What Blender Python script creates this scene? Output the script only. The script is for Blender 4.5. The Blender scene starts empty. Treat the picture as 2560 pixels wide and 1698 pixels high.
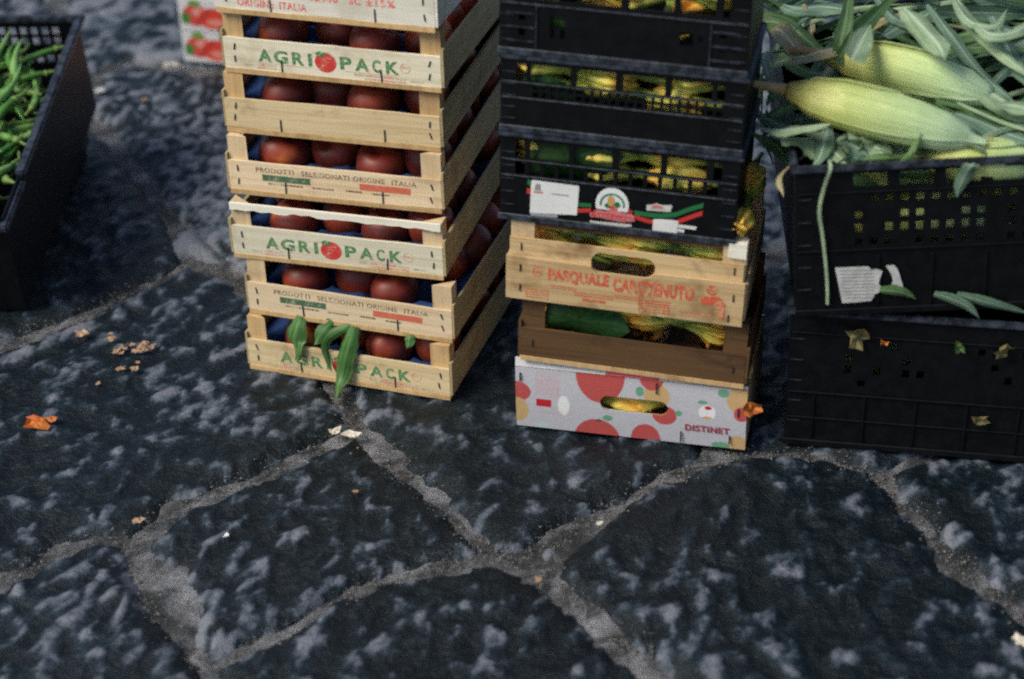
import bpy, bmesh, math, random
import numpy as np
from mathutils import Vector, Matrix, noise

random.seed(7)
np.random.seed(7)
S = bpy.context.scene
C = S.collection
R = math.radians

# ------------------------------------------------------------------ camera
CAM_H, PITCH, ROLL, LENS = 1.6113, R(32.1656), R(-1.6755), 65.159
FWD = Vector((0, math.cos(PITCH), -math.sin(PITCH)))
_r, _u = Vector((1, 0, 0)), Vector((0, math.sin(PITCH), math.cos(PITCH)))
CR = math.cos(ROLL) * _r + math.sin(ROLL) * _u
CU = -math.sin(ROLL) * _r + math.cos(ROLL) * _u
CO = Vector((0, 0, CAM_H))
cd = bpy.data.cameras.new('camera')
cam = bpy.data.objects.new('camera', cd)
C.objects.link(cam)
cd.lens, cd.sensor_width, cd.clip_start, cd.clip_end = LENS, 36, 0.05, 200
m = Matrix((CR, CU, -FWD)).transposed().to_4x4()
m.translation = CO
cam.matrix_world = m
cd.dof.use_dof = True
cd.dof.focus_distance = 2.82
cd.dof.aperture_fstop = 2.1
S.camera = cam

# ------------------------------------------------------------------ light
SUN_EL, SUN_AZ = R(46), R(246)            # azimuth clockwise from +Y: from the left, a little behind the camera
w = bpy.data.worlds.new('World')
S.world = w
w.use_nodes = True
nt = w.node_tree
sky = nt.nodes.new('ShaderNodeTexSky')
sky.sky_type = 'NISHITA'
sky.sun_disc = False
sky.sun_elevation = SUN_EL
sky.sun_rotation = SUN_AZ
sky.dust_density = 1.5
bg = nt.nodes['Background']
bg.inputs['Strength'].default_value = 0.05
nt.links.new(sky.outputs[0], bg.inputs['Color'])
sd = bpy.data.lights.new('sun', 'SUN')
sd.energy, sd.angle, sd.color = 1.5, R(26), (1.0, 0.955, 0.80)
sun = bpy.data.objects.new('sun', sd)
C.objects.link(sun)
dirv = Vector((math.sin(SUN_AZ) * math.cos(SUN_EL), math.cos(SUN_AZ) * math.cos(SUN_EL), math.sin(SUN_EL)))
sun.rotation_euler = dirv.to_track_quat('Z', 'Y').to_euler()
S.view_settings.view_transform = 'Standard'
S.view_settings.look = 'None'
S.view_settings.exposure = 1.2
S.view_settings.gamma = 1.0
S.render.engine = 'CYCLES'
S.cycles.filter_width = 2.2
S.cycles.use_denoising = False            # leave the sampling grain in: the photograph is on grainy film
S.cycles.use_adaptive_sampling = True
S.cycles.adaptive_threshold = 0.08


# ------------------------------------------------------------------ helpers
def lin(c):
    """sRGB 0-255 triple to linear."""
    return tuple((x / 255 / 12.92 if x / 255 <= 0.04045 else ((x / 255 + 0.055) / 1.055) ** 2.4) for x in c)


def G(x, y, z=0.0):
    """a point of the photograph (2560 wide) carried onto the level plane at height z"""
    d = FWD + CR * ((x - 1280) / (LENS / 36 * 2560)) - CU * ((y - 849) / (LENS / 36 * 2560))
    return CO + d * ((z - CAM_H) / d.z)


def tag(o, label=None, cat=None, group=None, kind=None):
    if label: o['label'] = label
    if cat: o['category'] = cat
    if group: o['group'] = group
    if kind: o['kind'] = kind
    return o


def empty(name, loc=(0, 0, 0), yaw=0.0, tilt=0.0, pitch=0.0):
    o = bpy.data.objects.new(name, None)
    o.empty_display_size = 0.05
    o.matrix_world = Matrix.Translation(loc) @ Matrix.Rotation(-yaw, 4, 'Z') @ Matrix.Rotation(pitch, 4, 'X') @ Matrix.Rotation(tilt, 4, 'Y')
    C.objects.link(o)
    return o


def link(name, me, parent=None, loc=None, mat=None):
    o = bpy.data.objects.new(name, me)
    C.objects.link(o)
    if mat is not None and not me.materials: me.materials.append(mat)
    if parent is not None: o.parent = parent
    if loc is not None: o.location = loc
    return o


def mesh(verts, faces, mat=None, smooth=False, name='mesh'):
    me = bpy.data.meshes.new(name)
    me.from_pydata([tuple(v) for v in verts], [], faces)
    if mat is not None: me.materials.append(mat)
    if smooth: me.polygons.foreach_set('use_smooth', [True] * len(me.polygons))
    me.update()
    return me


class MB:
    def __init__(self): self.v, self.f = [], []

    def box(self, x0, x1, y0, y1, z0, z1, jit=0.0):
        b = len(self.v)
        for z in (z0, z1):
            for x, y in ((x0, y0), (x1, y0), (x1, y1), (x0, y1)):
                self.v.append((x + random.uniform(-jit, jit), y + random.uniform(-jit, jit) * .3, z + random.uniform(-jit, jit)))
        for q in ((0, 3, 2, 1), (4, 5, 6, 7), (0, 1, 5, 4), (1, 2, 6, 5), (2, 3, 7, 6), (3, 0, 4, 7)):
            self.f.append(tuple(b + i for i in q))
        return self

    def prism(self, pts, y0, y1):
        """closed outline (x, z) extruded from y0 to y1"""
        b, n = len(self.v), len(pts)
        self.v += [(x, y0, z) for x, z in pts] + [(x, y1, z) for x, z in pts]
        self.f.append(tuple(b + i for i in range(n)))
        self.f.append(tuple(b + n + i for i in reversed(range(n))))
        for i in range(n):
            j = (i + 1) % n
            self.f.append((b + j, b + i, b + n + i, b + n + j))
        return self

    def flat(self, pts, y):
        b = len(self.v)
        self.v += [(x, y, z) for x, z in pts]
        self.f.append(tuple(range(b, b + len(pts))))
        return self

    def make(self, mat=None, smooth=False): return mesh(self.v, self.f, mat, smooth)


def bevel_mesh(me, width, seg=1):
    bm = bmesh.new(); bm.from_mesh(me)
    es = [e for e in bm.edges if len(e.link_faces) == 2 and e.calc_face_angle(0) > 0.6]
    bmesh.ops.bevel(bm, geom=es, offset=width, segments=seg, affect='EDGES', clamp_overlap=True)
    bm.to_mesh(me); bm.free()
    return me


def holed_panel(x0, x1, z0, z1, y0, y1, holes, mat=None, f=None):
    """a plate in the XZ plane pierced by rectangular holes (hx0, hx1, hz0, hz1); real walls round every hole"""
    xs = sorted({x0, x1, *[round(h[i], 5) for h in holes for i in (0, 1)]})
    zs = sorted({z0, z1, *[round(h[i], 5) for h in holes for i in (2, 3)]})
    xs = [x for x in xs if x0 - 1e-6 <= x <= x1 + 1e-6]
    zs = [z for z in zs if z0 - 1e-6 <= z <= z1 + 1e-6]
    nx, nz = len(xs) - 1, len(zs) - 1
    solid = [[True] * nz for _ in range(nx)]
    for i in range(nx):
        for k in range(nz):
            cx, cz = (xs[i] + xs[i + 1]) / 2, (zs[k] + zs[k + 1]) / 2
            if any(h[0] < cx < h[1] and h[2] < cz < h[3] for h in holes): solid[i][k] = False
    vid, verts, faces = {}, [], []

    def V(i, k, s):
        if (i, k, s) not in vid:
            vid[(i, k, s)] = len(verts)
            p = (xs[i], (y0, y1)[s], zs[k])
            verts.append(f(p) if f else p)
        return vid[(i, k, s)]
    for i in range(nx):
        for k in range(nz):
            if not solid[i][k]: continue
            faces.append((V(i, k, 0), V(i + 1, k, 0), V(i + 1, k + 1, 0), V(i, k + 1, 0)))
            faces.append((V(i, k, 1), V(i, k + 1, 1), V(i + 1, k + 1, 1), V(i + 1, k, 1)))
            if i == 0 or not solid[i - 1][k]: faces.append((V(i, k, 0), V(i, k + 1, 0), V(i, k + 1, 1), V(i, k, 1)))
            if i == nx - 1 or not solid[i + 1][k]: faces.append((V(i + 1, k, 0), V(i + 1, k, 1), V(i + 1, k + 1, 1), V(i + 1, k + 1, 0)))
            if k == 0 or not solid[i][k - 1]: faces.append((V(i, k, 0), V(i, k, 1), V(i + 1, k, 1), V(i + 1, k, 0)))
            if k == nz - 1 or not solid[i][k + 1]: faces.append((V(i, k + 1, 0), V(i + 1, k + 1, 0), V(i + 1, k + 1, 1), V(i, k + 1, 1)))
    return mesh(verts, faces, mat)


def turned(me, ang, off=(0, 0, 0)):
    me.transform(Matrix.Translation(off) @ Matrix.Rotation(ang, 4, 'Z'))
    return me


def tube(path, radii, seg=10, cap=True):
    """smooth tube along 3-D points"""
    pts = [Vector(p) for p in path]
    verts, faces = [], []
    up = Vector((0.13, 0.21, 0.97))
    for i, p in enumerate(pts):
        t = (pts[min(i + 1, len(pts) - 1)] - pts[max(i - 1, 0)]).normalized()
        a = t.cross(up)
        if a.length < 1e-4: a = t.cross(Vector((1, 0, 0)))
        a.normalize(); b = t.cross(a)
        for j in range(seg):
            q = 2 * math.pi * j / seg
            verts.append(p + (a * math.cos(q) + b * math.sin(q)) * radii[i])
    for i in range(len(pts) - 1):
        for j in range(seg):
            k = (j + 1) % seg
            faces.append((i * seg + j, i * seg + k, (i + 1) * seg + k, (i + 1) * seg + j))
    if cap:
        faces.append(tuple(reversed(range(seg))))
        faces.append(tuple(range((len(pts) - 1) * seg, len(pts) * seg)))
    return verts, faces


def smooth_path(pts, n):
    """Catmull-Rom through the points"""
    P = [Vector(p) for p in pts]
    P = [P[0] * 2 - P[1]] + P + [P[-1] * 2 - P[-2]]
    out, seg = [], len(P) - 3
    for i in range(n):
        t = i / (n - 1) * seg
        k = min(int(t), seg - 1); t -= k
        a, b, c, d = P[k:k + 4]
        out.append(0.5 * ((2 * b) + (c - a) * t + (2 * a - 5 * b + 4 * c - d) * t * t + (3 * b - a - 3 * c + d) * t ** 3))
    return out


def leaf_mesh(pts, width, mat, n=14, fold=0.25, side=None, base=0.35, wave=0.0, tip=0.0, twist=0.0, flip=1, ragged=0.0):
    """a blade along a path: five points across, creased along its midrib, with a UV map (u along, v across)"""
    P = smooth_path(pts, n)
    verts, faces, uv = [], [], []
    ph = random.uniform(0, 6)
    for i, p in enumerate(P):
        t = i / (n - 1)
        tn = (P[min(i + 1, n - 1)] - P[max(i - 1, 0)]).normalized()
        sv = Vector(side) if side is not None else Vector((0, 0, 1)).cross(tn)
        sv = sv - tn * sv.dot(tn)
        if sv.length < 1e-3: sv = Vector((1, 0, 0))
        sv.normalize()
        nv = sv.cross(tn) * flip
        if twist:
            q = Matrix.Rotation(twist * t, 3, tn); sv = q @ sv; nv = q @ nv
        wd = width * (base + (1 - base) * min(1, t / 0.35)) * (1 if t < 0.45 else max(tip, 1 - ((t - 0.45) / 0.55) ** 1.8)) / 2
        rg = (random.uniform(-ragged, ragged), random.uniform(-ragged, ragged))
        for j in range(5):
            v = (j - 2) / 2
            v = v * (1 + rg[j > 2]) if j in (0, 4) else v
            off = fold * wd * abs(v) + wave * width * math.sin(t * 11 + ph + v) * abs(v)
            verts.append(p + sv * (wd * v) + nv * off)
            uv.append((t, j / 4))
    for i in range(n - 1):
        for j in range(4):
            faces.append((i * 5 + j, i * 5 + j + 1, (i + 1) * 5 + j + 1, (i + 1) * 5 + j))
    me = mesh(verts, faces, mat, True)
    l = me.uv_layers.new(name='UVMap')
    for lp in me.loops: l.data[lp.index].uv = uv[lp.vertex_index]
    return me


_curve_cache = {}


def text_mesh(txt, width, height, bold=0.0, shear=0.0):
    """flat lettering in the XZ plane, its box fitted to width x height, lower left corner at the origin"""
    key = (txt, bold, shear)
    if key not in _curve_cache:
        cu = bpy.data.curves.new('lettering', 'FONT')
        cu.body = txt; cu.size = 1; cu.offset = bold; cu.shear = shear; cu.resolution_u = 3
        cu.space_character = 1.12
        o = bpy.data.objects.new('lettering', cu)
        C.objects.link(o)
        dg = bpy.context.evaluated_depsgraph_get()
        me = bpy.data.meshes.new_from_object(o.evaluated_get(dg))
        bpy.data.objects.remove(o); bpy.data.curves.remove(cu)
        _curve_cache[key] = ([tuple(v.co) for v in me.vertices], [tuple(p.vertices) for p in me.polygons])
        bpy.data.meshes.remove(me)
    vs, fs = _curve_cache[key]
    x0, x1 = min(v[0] for v in vs), max(v[0] for v in vs)
    y0, y1 = min(v[1] for v in vs), max(v[1] for v in vs)
    vv = [((v[0] - x0) / (x1 - x0) * width, 0, (v[1] - y0) / max(y1 - y0, 1e-6) * height) for v in vs]
    return mesh(vv, fs)


def ellipse(cx, cz, rx, rz, n=28, a0=0, a1=360):
    full = abs(a1 - a0) >= 360
    k = n if full else n + 1
    return [(cx + rx * math.cos(R(a0 + (a1 - a0) * i / n)), cz + rz * math.sin(R(a0 + (a1 - a0) * i / n))) for i in range(k)]


def arc_band(cx, cz, r0, r1, a0, a1, n=20):
    return ellipse(cx, cz, r1, r1, n, a0, a1) + list(reversed(ellipse(cx, cz, r0, r0, n, a0, a1)))


# ------------------------------------------------------------------ materials
def new_mat(name):
    mt = bpy.data.materials.new(name)
    mt.use_nodes = True
    n = mt.node_tree.nodes
    return mt, mt.node_tree, n['Principled BSDF']


def node(nt, typ, **kw):
    n = nt.nodes.new(typ)
    for k, v in kw.items(): setattr(n, k, v)
    return n


def ramp(nt, fac, stops):
    r = nt.nodes.new('ShaderNodeValToRGB')
    e = r.color_ramp.elements
    while len(e) < len(stops): e.new(0.5)
    for el, (p, c) in zip(e, stops):
        el.position = p; el.color = (*c, 1)
    nt.links.new(fac, r.inputs['Fac'])
    return r.outputs['Color']


def coords(nt, kind='Object', scale=(1, 1, 1)):
    tc = nt.nodes.new('ShaderNodeTexCoord')
    mp = nt.nodes.new('ShaderNodeMapping')
    mp.inputs['Scale'].default_value = scale
    nt.links.new(tc.outputs[kind], mp.inputs['Vector'])
    return mp.outputs['Vector']


def noise_tex(nt, vec, scale, detail=4, rough=0.55, dist=0.0):
    n = nt.nodes.new('ShaderNodeTexNoise')
    n.inputs['Scale'].default_value = scale
    n.inputs['Detail'].default_value = detail
    n.inputs['Roughness'].default_value = rough
    n.inputs['Distortion'].default_value = dist
    nt.links.new(vec, n.inputs['Vector'])
    return n.outputs['Fac']


def mixc(nt, fac, a, b, mode='MIX'):
    mx = node(nt, 'ShaderNodeMix', data_type='RGBA', blend_type=mode)
    for sock, v in ((mx.inputs[0], fac), (mx.inputs[6], a), (mx.inputs[7], b)):
        if isinstance(v, (int, float)): sock.default_value = v
        elif isinstance(v, tuple): sock.default_value = (*v, 1)
        else: nt.links.new(v, sock)
    return mx.outputs[2]


def bump(nt, bs, fac, strength, dist):
    b = nt.nodes.new('ShaderNodeBump')
    b.inputs['Strength'].default_value = strength
    b.inputs['Distance'].default_value = dist
    nt.links.new(fac, b.inputs['Height'])
    nt.links.new(b.outputs[0], bs.inputs['Normal'])


def wood(name, light, dark, knots=0.35, axis='x', rough=0.75):
    mt, t, bs = new_mat(name)
    sc = (1.6, 38, 38) if axis == 'x' else (38, 38, 1.6) if axis == 'z' else (38, 1.6, 38)
    tc = t.nodes.new('ShaderNodeTexCoord'); inf = t.nodes.new('ShaderNodeObjectInfo')
    va = node(t, 'ShaderNodeVectorMath', operation='MULTIPLY_ADD')
    cx = t.nodes.new('ShaderNodeCombineXYZ')
    for i in range(3): t.links.new(inf.outputs['Random'], cx.inputs[i])
    va.inputs[1].default_value = (1, 1, 1)
    t.links.new(tc.outputs['Object'], va.inputs[0])
    sm = node(t, 'ShaderNodeVectorMath', operation='SCALE'); sm.inputs['Scale'].default_value = 7.0
    t.links.new(cx.outputs[0], sm.inputs[0]); t.links.new(sm.outputs[0], va.inputs[2])
    mp = t.nodes.new('ShaderNodeMapping'); mp.inputs['Scale'].default_value = sc
    t.links.new(va.outputs[0], mp.inputs['Vector'])
    g = noise_tex(t, mp.outputs[0], 3.0, 5, 0.6, 0.6)
    mp2 = t.nodes.new('ShaderNodeMapping'); mp2.inputs['Scale'].default_value = (1, 1, 1)
    t.links.new(va.outputs[0], mp2.inputs['Vector'])
    b = noise_tex(t, mp2.outputs[0], 14, 3, 0.6, 0.4)
    col = ramp(t, g, [(0.25, dark), (0.55, light), (0.8, tuple(min(1, x * 1.12) for x in light))])
    st = ramp(t, b, [(0.40, (1, 1, 1)), (0.54, (1, 1, 1)), (0.70, (1 - knots, 1 - knots * 1.15, 1 - knots * 1.3))])
    col = mixc(t, 1.0, col, st, 'MULTIPLY')
    hs = t.nodes.new('ShaderNodeHueSaturation')
    mr = t.nodes.new('ShaderNodeMapRange')
    mr.inputs['To Min'].default_value = 0.85; mr.inputs['To Max'].default_value = 1.1
    t.links.new(inf.outputs['Random'], mr.inputs['Value'])
    t.links.new(mr.outputs[0], hs.inputs['Value']); t.links.new(col, hs.inputs['Color'])
    t.links.new(hs.outputs[0], bs.inputs['Base Color'])
    bs.inputs['Roughness'].default_value = rough
    bump(t, bs, g, 0.25, 0.0015)
    return mt


def plain(name, c, rough=0.6, c2=None, scale=60, bumps=0.0, spec=0.5, lo=0.4, hi=0.65):
    mt, t, bs = new_mat(name)
    bs.inputs['Roughness'].default_value = rough
    bs.inputs['Specular IOR Level'].default_value = spec
    if c2 is None:
        bs.inputs['Base Color'].default_value = (*c, 1)
    else:
        v = coords(t)
        n = noise_tex(t, v, scale, 4, 0.6)
        t.links.new(ramp(t, n, [(lo, c), (hi, c2)]), bs.inputs['Base Color'])
        if bumps: bump(t, bs, n, bumps, 0.002)
    return mt


def ink(name, c, under, cover=0.55):
    """printing ink worn through to the board in specks"""
    mt, t, bs = new_mat(name)
    n = noise_tex(t, coords(t), 420, 3, 0.7)
    n2 = noise_tex(t, coords(t), 60, 2, 0.5)
    ad = node(t, 'ShaderNodeMath', operation='MULTIPLY_ADD'); ad.inputs[1].default_value = 0.45
    t.links.new(n2, ad.inputs[0]); t.links.new(n, ad.inputs[2])
    t.links.new(ramp(t, ad.outputs[0], [(cover + 0.12, c), (cover + 0.28, under)]), bs.inputs['Base Color'])
    bs.inputs['Roughness'].default_value = 0.7
    return mt


M = {}
M['board'] = wood('pale poplar board', (0.70, 0.55, 0.325), (0.52, 0.37, 0.185))
M['board_white'] = wood('whitish poplar board', (0.74, 0.68, 0.53), (0.62, 0.54, 0.38), 0.22)
M['board_bleached'] = wood('bleached board', (0.80, 0.76, 0.66), (0.68, 0.62, 0.50), 0.15)
M['board_peach'] = wood('peach tinted board', (0.71, 0.555, 0.37), (0.58, 0.42, 0.25), 0.3)
M['board_brown'] = wood('brown weathered board', (0.115, 0.056, 0.018), (0.060, 0.026, 0.009), 0.5)
M['board_honey'] = wood('honey coloured board', (0.66, 0.465, 0.245), (0.45, 0.265, 0.105), 0.6)
M['slat'] = wood('side slat wood', (0.42, 0.335, 0.18), (0.29, 0.21, 0.095), 0.3, 'y')
M['post'] = wood('corner post wood', (0.58, 0.385, 0.185), (0.45, 0.27, 0.115), 0.25, 'z')
M['post_pale'] = wood('pale corner post wood', (0.68, 0.51, 0.31), (0.56, 0.39, 0.21), 0.25, 'z')
M['staple'] = plain('staple wire', (0.03, 0.028, 0.03), 0.45)
M['black_plastic'] = plain('black crate plastic', (0.0028, 0.0034, 0.0045), 0.42, (0.0055, 0.0062, 0.008), 45, 0.08, 0.20)
M['worn_sheen_plastic'] = plain('scuffed plastic with painted sheen', (0.010, 0.013, 0.019), 0.40, (0.050, 0.060, 0.085), 70, 0.25, 0.4)  # scuffs, with the bluish rim highlight also painted into the pale tone
M['blue_tray'] = plain('blue moulded paper', (0.008, 0.033, 0.135), 0.8, (0.014, 0.058, 0.21), 25, 0.2)
M['paper'] = plain('white paper', (0.78, 0.78, 0.78), 0.6, (0.70, 0.69, 0.68), 20)
M['paper_worn'] = plain('worn white paper', (0.62, 0.60, 0.58), 0.7, (0.46, 0.45, 0.44), 90)
M['grey_ink'] = plain('grey ink', (0.28, 0.27, 0.27), 0.7)
UB = (0.70, 0.61, 0.43)
M['ink_green'] = ink('green stamp ink', (0.03, 0.20, 0.055), UB, 0.62)
M['ink_red'] = ink('red stamp ink', (0.60, 0.035, 0.03), UB, 0.68)
M['ink_red_faint'] = ink('faint red ink', (0.66, 0.20, 0.15), UB, 0.50)
M['ink_green_faint'] = ink('faint green ink', (0.22, 0.33, 0.17), UB, 0.50)
M['ink_brown'] = ink('brown ink', (0.17, 0.10, 0.06), UB, 0.62)
M['ink_darkgreen'] = ink('dark green ink', (0.055, 0.13, 0.065), UB, 0.68)
M['ink_salmon'] = ink('salmon ink', (0.60, 0.13, 0.075), UB, 0.72)
M['ink_orange'] = ink('orange red stamp ink', (0.62, 0.085, 0.04), (0.62, 0.42, 0.21), 0.60)
M['ink_orange_faint'] = ink('faint orange stamp ink', (0.62, 0.17, 0.08), (0.66, 0.40, 0.21), 0.60)
M['ink_scarlet'] = ink('scarlet ink', (0.80, 0.09, 0.08), (0.80, 0.74, 0.64), 0.62)
M['crimson'] = ink('crimson print', (0.34, 0.03, 0.06), (.50, .45, .50), 0.72)
M['print_green'] = plain('green print', (0.018, 0.15, 0.05), 0.45)
M['print_red'] = plain('red print', (0.55, 0.035, 0.03), 0.45)
M['print_pink'] = plain('pink print', (0.62, 0.22, 0.22), 0.5, (0.55, 0.10, 0.12), 220)
M['print_teal'] = plain('teal print', (0.02, 0.19, 0.13), 0.45)
M['print_tan'] = plain('tan print', (0.55, 0.33, 0.10), 0.5)
M['wrap'] = plain('clear tape', (0.30, 0.33, 0.37), 0.3)


def fruit_mat():
    mt, t, bs = new_mat('nectarine skin')
    inf = t.nodes.new('ShaderNodeObjectInfo')
    tc = t.nodes.new('ShaderNodeTexCoord')
    ad = node(t, 'ShaderNodeVectorMath', operation='ADD')
    sc = node(t, 'ShaderNodeMath', operation='MULTIPLY'); sc.inputs[1].default_value = 40
    t.links.new(inf.outputs['Random'], sc.inputs[0])
    t.links.new(tc.outputs['Object'], ad.inputs[0]); t.links.new(sc.outputs[0], ad.inputs[1])
    n = noise_tex(t, ad.outputs[0], 16, 3, 0.5)
    n2 = noise_tex(t, ad.outputs[0], 260, 2, 0.5)
    col = ramp(t, n, [(0.30, (0.085, 0.009, 0.005)), (0.50, (0.19, 0.019, 0.008)), (0.62, (0.32, 0.045, 0.012)), (0.74, (0.52, 0.14, 0.025))])
    col = mixc(t, 1.0, col, ramp(t, n2, [(0.35, (0.86, 0.82, 0.8)), (0.6, (1, 1, 1))]), 'MULTIPLY')
    t.links.new(col, bs.inputs['Base Color'])
    bs.inputs['Roughness'].default_value = 0.5
    bs.inputs['Sheen Weight'].default_value = 0.04
    return mt


def uv_leaf_mat(name, a, b, pale, vein=34.0, rough=0.5, rim=None, trans=0.3):
    mt, t, bs = new_mat(name)
    v = coords(t, 'UV', (1, 1, 1))
    sp = t.nodes.new('ShaderNodeSeparateXYZ'); t.links.new(v, sp.inputs[0])
    ms = coords(t, 'UV', (1.5, vein, 1))
    n = noise_tex(t, ms, 1.0, 3, 0.6)
    n2 = noise_tex(t, coords(t), 28, 3, 0.6)
    col = ramp(t, n, [(0.36, a), (0.50, b), (0.64, pale)])
    col = mixc(t, 1.0, col, ramp(t, n2, [(0.3, (0.7, 0.72, 0.7)), (0.6, (1.05, 1.05, 1.05))]), 'MULTIPLY')
    av = node(t, 'ShaderNodeMath', operation='SUBTRACT'); av.inputs[1].default_value = 0.5
    t.links.new(sp.outputs[1], av.inputs[0])
    ab = node(t, 'ShaderNodeMath', operation='ABSOLUTE'); t.links.new(av.outputs[0], ab.inputs[0])
    mid = ramp(t, ab.outputs[0], [(0.02, (.65, .65, .65)), (0.085, (0, 0, 0))])
    mb_ = t.nodes.new('ShaderNodeRGBToBW'); t.links.new(mid, mb_.inputs[0])
    if name == 'peach leaf':
        sc_ = node(t, 'ShaderNodeMath', operation='MULTIPLY'); sc_.inputs[1].default_value = .35; t.links.new(mb_.outputs[0], sc_.inputs[0]); mbo = sc_.outputs[0]
    else: mbo = mb_.outputs[0]
    if name != 'squash leaf': col = mixc(t, mbo, col, tuple(min(1, x * 1.35 + .03) for x in pale))
    ed = ramp(t, ab.outputs[0], [(0.40, (1, 1, 1)), (0.5, (.62, .60, .45))])
    col = mixc(t, 1.0, col, ed, 'MULTIPLY')
    if rim:                                                  # dried edges and tip
        mr = ramp(t, n2, [(0.58, (0, 0, 0)), (0.7, (1, 1, 1))])
        bw = t.nodes.new('ShaderNodeRGBToBW'); t.links.new(mr, bw.inputs[0])
        col = mixc(t, bw.outputs[0], col, rim)
    t.links.new(col, bs.inputs['Base Color'])
    bs.inputs['Roughness'].default_value = rough
    tr = t.nodes.new('ShaderNodeBsdfTranslucent'); t.links.new(col, tr.inputs['Color'])
    mx = t.nodes.new('ShaderNodeMixShader'); mx.inputs[0].default_value = trans
    t.links.new(bs.outputs[0], mx.inputs[1]); t.links.new(tr.outputs[0], mx.inputs[2])
    t.links.new(mx.outputs[0], t.nodes['Material Output'].inputs['Surface'])
    bump(t, bs, n, 0.35, 0.002)
    return mt


M['fruit'] = fruit_mat()
M['peach_leaf'] = uv_leaf_mat('peach leaf', (0.035, 0.12, 0.022), (0.075, 0.20, 0.045), (0.16, 0.31, 0.10), 6)
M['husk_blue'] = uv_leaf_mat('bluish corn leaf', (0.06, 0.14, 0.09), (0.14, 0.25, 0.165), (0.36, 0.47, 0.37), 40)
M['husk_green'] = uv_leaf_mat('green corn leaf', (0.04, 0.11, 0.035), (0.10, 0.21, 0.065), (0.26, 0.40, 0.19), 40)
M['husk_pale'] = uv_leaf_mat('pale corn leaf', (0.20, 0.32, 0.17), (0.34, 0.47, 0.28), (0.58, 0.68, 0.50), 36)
M['husk_dry'] = uv_leaf_mat('drying corn leaf', (0.30, 0.24, 0.11), (0.45, 0.38, 0.20), (0.62, 0.55, 0.36), 14)
M['big_leaf'] = uv_leaf_mat('squash leaf', (0.012, 0.062, 0.014), (0.024, 0.10, 0.022), (0.05, 0.15, 0.04), 5)


def ear_mat():
    mt, t, bs = new_mat('corn husk')
    v = coords(t, 'UV', (1, 1, 1))
    sp = t.nodes.new('ShaderNodeSeparateXYZ'); t.links.new(v, sp.inputs[0])
    n = noise_tex(t, coords(t, 'UV', (1.0, 64, 1)), 1.0, 5, 0.7)
    n2 = noise_tex(t, coords(t, 'Object'), 16, 3, 0.5)
    base = ramp(t, sp.outputs[0], [(0.0, (0.42, 0.26, 0.08)), (0.05, (0.62, 0.54, 0.16)), (0.34, (0.55, 0.60, 0.21)), (0.70, (0.50, 0.63, 0.34)), (1.0, (0.46, 0.60, 0.43))])
    st = ramp(t, n, [(0.28, (0.55, 0.66, 0.42)), (0.48, (0.92, 0.95, 0.88)), (0.72, (1.28, 1.24, 1.28))])
    col = mixc(t, 1.0, base, st, 'MULTIPLY')
    col = mixc(t, 1.0, col, ramp(t, n2, [(0.3, (0.78, 0.82, 0.72)), (0.6, (1, 1, 1))]), 'MULTIPLY')
    t.links.new(col, bs.inputs['Base Color'])
    bs.inputs['Roughness'].default_value = 0.33
    bs.inputs['Subsurface Weight'].default_value = 0.0
    bump(t, bs, n, 0.5, 0.003)
    return mt


M['ear'] = ear_mat()
M['stalk'] = plain('corn stalk', (0.40, 0.25, 0.10), 0.7, (0.55, 0.42, 0.20), 30)
M['silk'] = plain('corn silk', (0.35, 0.20, 0.09), 0.7)


def blossom_mat(name, a, b, c, d):
    """a -> d along the blossom from its stem to its tip, ribbed lengthwise"""
    mt, t, bs = new_mat(name)
    v = coords(t, 'UV')
    sp = t.nodes.new('ShaderNodeSeparateXYZ'); t.links.new(v, sp.inputs[0])
    n = noise_tex(t, coords(t, 'UV', (1.5, 22, 1)), 1.0, 3, 0.6)
    ad = node(t, 'ShaderNodeMath', operation='MULTIPLY_ADD'); ad.inputs[1].default_value = 1.5
    sb = node(t, 'ShaderNodeMath', operation='SUBTRACT'); sb.inputs[1].default_value = 0.5
    t.links.new(n, sb.inputs[0]); t.links.new(sb.outputs[0], ad.inputs[0]); t.links.new(sp.outputs[0], ad.inputs[2])
    col = ramp(t, ad.outputs[0], [(0.08, a), (0.34, b), (0.62, c), (0.95, d)])
    t.links.new(col, bs.inputs['Base Color'])
    bs.inputs['Roughness'].default_value = 0.55
    bump(t, bs, n, 0.9, 0.004)
    return mt


M['blossom_gold'] = blossom_mat('golden squash blossom', (0.20, 0.30, 0.045), (0.62, 0.56, 0.08), (0.88, 0.52, 0.07), (0.88, 0.34, 0.04))
M['blossom_lime'] = blossom_mat('yellow green squash blossom', (0.20, 0.32, 0.045), (0.56, 0.58, 0.09), (0.78, 0.66, 0.13), (0.88, 0.46, 0.06))
M['petal'] = plain('orange petal', (0.55, 0.17, 0.02), 0.55, (0.42, 0.085, 0.012), 60)
M['zucchini'] = plain('small green squash skin', (0.12, 0.19, 0.03), 0.45, (0.24, 0.30, 0.06), 50)
M['pepper_a'] = plain('green chilli skin', (0.060, 0.17, 0.026), 0.30, (0.10, 0.25, 0.045), 30)
M['pepper_b'] = plain('light green chilli skin', (0.13, 0.29, 0.065), 0.30, (0.22, 0.40, 0.12), 30)
M['pepper_c'] = plain('dark green chilli skin', (0.03, 0.125, 0.016), 0.26, (0.06, 0.19, 0.025), 30)
M['pepper_stem'] = plain('chilli stalk', (0.16, 0.26, 0.06), 0.6)


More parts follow.
